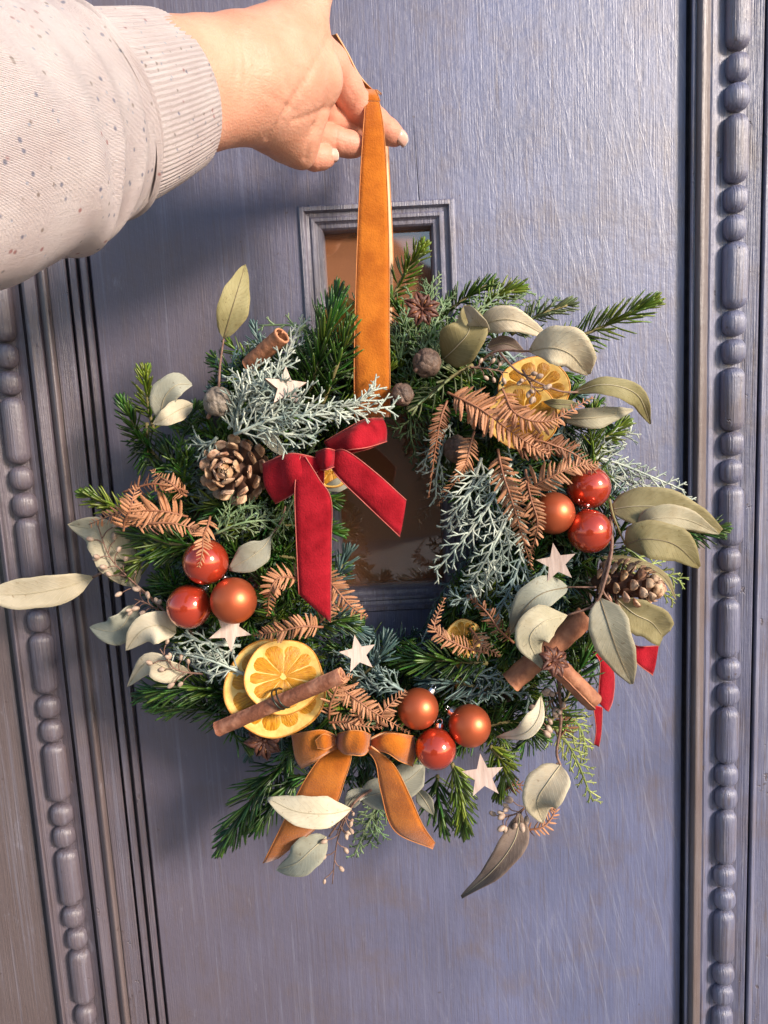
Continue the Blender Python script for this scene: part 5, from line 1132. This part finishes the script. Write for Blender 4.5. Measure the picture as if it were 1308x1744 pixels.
for _ in range(5):
    e = .0004; d = sdf(co); G_ = np.stack([(sdf(co + np.eye(3)[k] * e) - sdf(co - np.eye(3)[k] * e)) / (2 * e) for k in range(3)], 1)
    G_ /= np.linalg.norm(G_, axis=1)[:, None] + 1e-9; co = co - G_ * d[:, None] * .8
# creases across the palm, wrist and finger joints
def crease(pts, depth, wd):
    global co
    q = np.array([list(P(*p)) for p in catmull_px(pts, 30)]); dm = np.min(np.linalg.norm(co[:, None, :] - q[None], axis=2), axis=1)
    e = .0004; co = co - G_ * (.75 * depth * np.exp(-(dm / wd) ** 2))[:, None]
def surf_y(px, py):
    lo, hi = -.26, -.02
    ys = np.linspace(lo, hi, 160); pts = np.array([list(P(px, py, y)) for y in ys]); d = sdf(pts); k = np.argmax(d < 0)
    return ys[k] if d[k] < 0 else None
def catmull_px(pts, n):
    out = []
    for p in catmull([Vector((a, b, 0)) for a, b in pts], n):
        y = surf_y(p.x, p.y)
        if y is not None: out.append((p.x, p.y, y))
    return out
for pts, dp, wd in (([(560, 65), (535, 110), (500, 165), (470, 215), (455, 235)], .0011, .0022), ([(575, 190), (555, 185), (530, 195), (500, 205)], .0010, .0018), ([(532, 215), (525, 240), (520, 270)], .0009, .0016),
                    ([(398, 45), (402, 100), (398, 160)], .0005, .0016), ([(410, 60), (416, 110), (412, 170)], .0004, .0014), ([(440, 90), (470, 110), (490, 150)], .0005, .0018),
                    ([(574, 222), (572, 240), (574, 262)], .0007, .001), ([(594, 150), (604, 168), (598, 190)], .0005, .001), ([(545, 252), (543, 268), (545, 288)], .0005, .001),
                    ([(440, 150), (480, 175), (505, 190)], .0005, .0016), ([(470, 25), (500, 60), (530, 80)], .0005, .002)):
    try: crease(pts, dp, wd)
    except ValueError: pass
fd = np.full(nv, 9.0)
for ci, a, b, ra, rb in CP:
    if ci >= 3:
        a_ = np.array(a); ab = np.array(b) - a_; h = np.clip(((co - a_) @ ab) / (ab @ ab), 0, 1); fd = np.minimum(fd, np.linalg.norm(co - a_ - h[:, None] * ab, axis=1) - (ra + (rb - ra) * h))
at = me2.attributes.new('flush', 'FLOAT', 'POINT'); at.data.foreach_set('value', np.clip(1 - fd / .006, 0, 1).astype(np.float32))
me2.vertices.foreach_set('co', (co - np.array(ORG[per_.name])).ravel()); me2.polygons.foreach_set('use_smooth', [True] * len(me2.polygons)); me2.update()
def fingernail(tip, prev, nx, ncam, nz, w, l):
    c0_ = P(*tip[:3]); sc = S(*tip[:3]); n = (Vector((1, 0, 0)) * nx + view(c0_) * ncam + Vector((0, 0, nz))).normalized(); d = c0_ - P(*prev); d = (d - n * d.dot(n)).normalized(); s = d.cross(n)
    c = c0_ + n * (tip[3] * sc * .80) + d * (tip[3] * sc * .25); mb = MB(); vs = []; N = 10; mi = []
    for i in range(N):
        f = i / (N - 1); hw = w * sc * .5 * (math.sqrt(max(0, 1 - (2 * f - 1) ** 4)) * .9 + .08)
        for j in range(7):
            x = -1 + j / 3; vs.append(c + d * ((f - .5) * l * sc) + s * (x * hw) + n * (hw * .5 * (1 - x * x) - (f - .5) ** 2 * l * sc * .30))
    fs = [(i * 7 + j, i * 7 + j + 1, (i + 1) * 7 + j + 1, (i + 1) * 7 + j) for i in range(N - 1) for j in range(6)]; mi = [1 if i >= 7 else 0 for i in range(N - 1) for j in range(6)]
    mb.add(vs, fs); o = mb.build('fingernail', None, per_, mats=[M['nail'], M['nail_tip']], mi=mi); q = o.modifiers.new('t', 'SOLIDIFY'); q.thickness = .0006; q.offset = 0
fingernail((673, 232, -.045, 16.5), (640, 208, -.053), .75, .62, -.1, 24, 30)
fingernail((556, 266, -.082, 15.5), (535, 268, -.086), .60, .75, .1, 22, 26)
# sleeve: cuff and body
def loft(stations, n, k, fn, name, m, parent):
    path = catmull([P(a, b, y) for a, b, y, r in stations], k); rads = [r * S(a, b, y) for a, b, y, r in stations]; fr = frames(path, (0, 0, 1)); mb = MB(); vs = []; uv = []
    for i, (p, (T, s, u)) in enumerate(zip(path, fr)):
        t = i / (k - 1); rr = catmull([Vector((q, 0, 0)) for q in rads], k)[i].x if i == 0 else RAD[i]
        if i == 0: RAD = [q.x for q in catmull([Vector((q, 0, 0)) for q in rads], k)]; rr = RAD[0]
        for j in range(n):
            a = 2 * PI * j / n; q = rr * fn(t, a); vs.append(p + s * (math.cos(a) * q * .86) + u * (math.sin(a) * q)); uv.append((j / n * 8, t))
    fs = [(i * n + j, i * n + (j + 1) % n, (i + 1) * n + (j + 1) % n, (i + 1) * n + j) for i in range(k - 1) for j in range(n)]
    mb.add(vs, fs); return mb.build(name, m, parent, uv=uv)
def cuff_f(t, a): return 1 + .006 * math.cos(104 * a) * min(1, t * 8) + .015 * math.sin(3 * a + 1) * t + (-.10 * (1 - t / .06) if t < .06 else 0) - .05 * max(0, (t - .85) / .15)
loft([(292, 158, -.172, 122), (264, 166, -.182, 130), (225, 179, -.197, 140), (180, 192, -.212, 150), (128, 204, -.226, 158)], 624, 26, cuff_f, 'cuff', M['knit_rib'], per_)
def body_f(t, a):
    v = 0
    for c_, tl, w_, h in ((.05, .03, .030, .085), (.12, .05, .022, .06), (.19, .06, .030, .09), (.27, .03, .022, .06), (.34, .06, .030, .09), (.43, .07, .028, .08), (.53, .05, .036, .08), (.64, .05, .045, .07), (.76, .05, .06, .06)):
        x = (t - c_ - tl * math.sin(a * 1 + c_ * 9) - .012 * math.sin(3 * a + c_ * 20)) / w_; v += h * math.exp(-x * x) * (.75 + .35 * math.sin(a * 2 + c_ * 13))
    return .93 + v + (-.17 * (1 - t / .03) if t < .03 else 0)
loft([(140, 201, -.224, 176), (126, 205, -.229, 180), (70, 217, -.252, 200), (-20, 238, -.282, 224), (-170, 275, -.315, 254), (-380, 325, -.345, 275)], 200, 190, body_f, 'sleeve', M['knit'], per_)
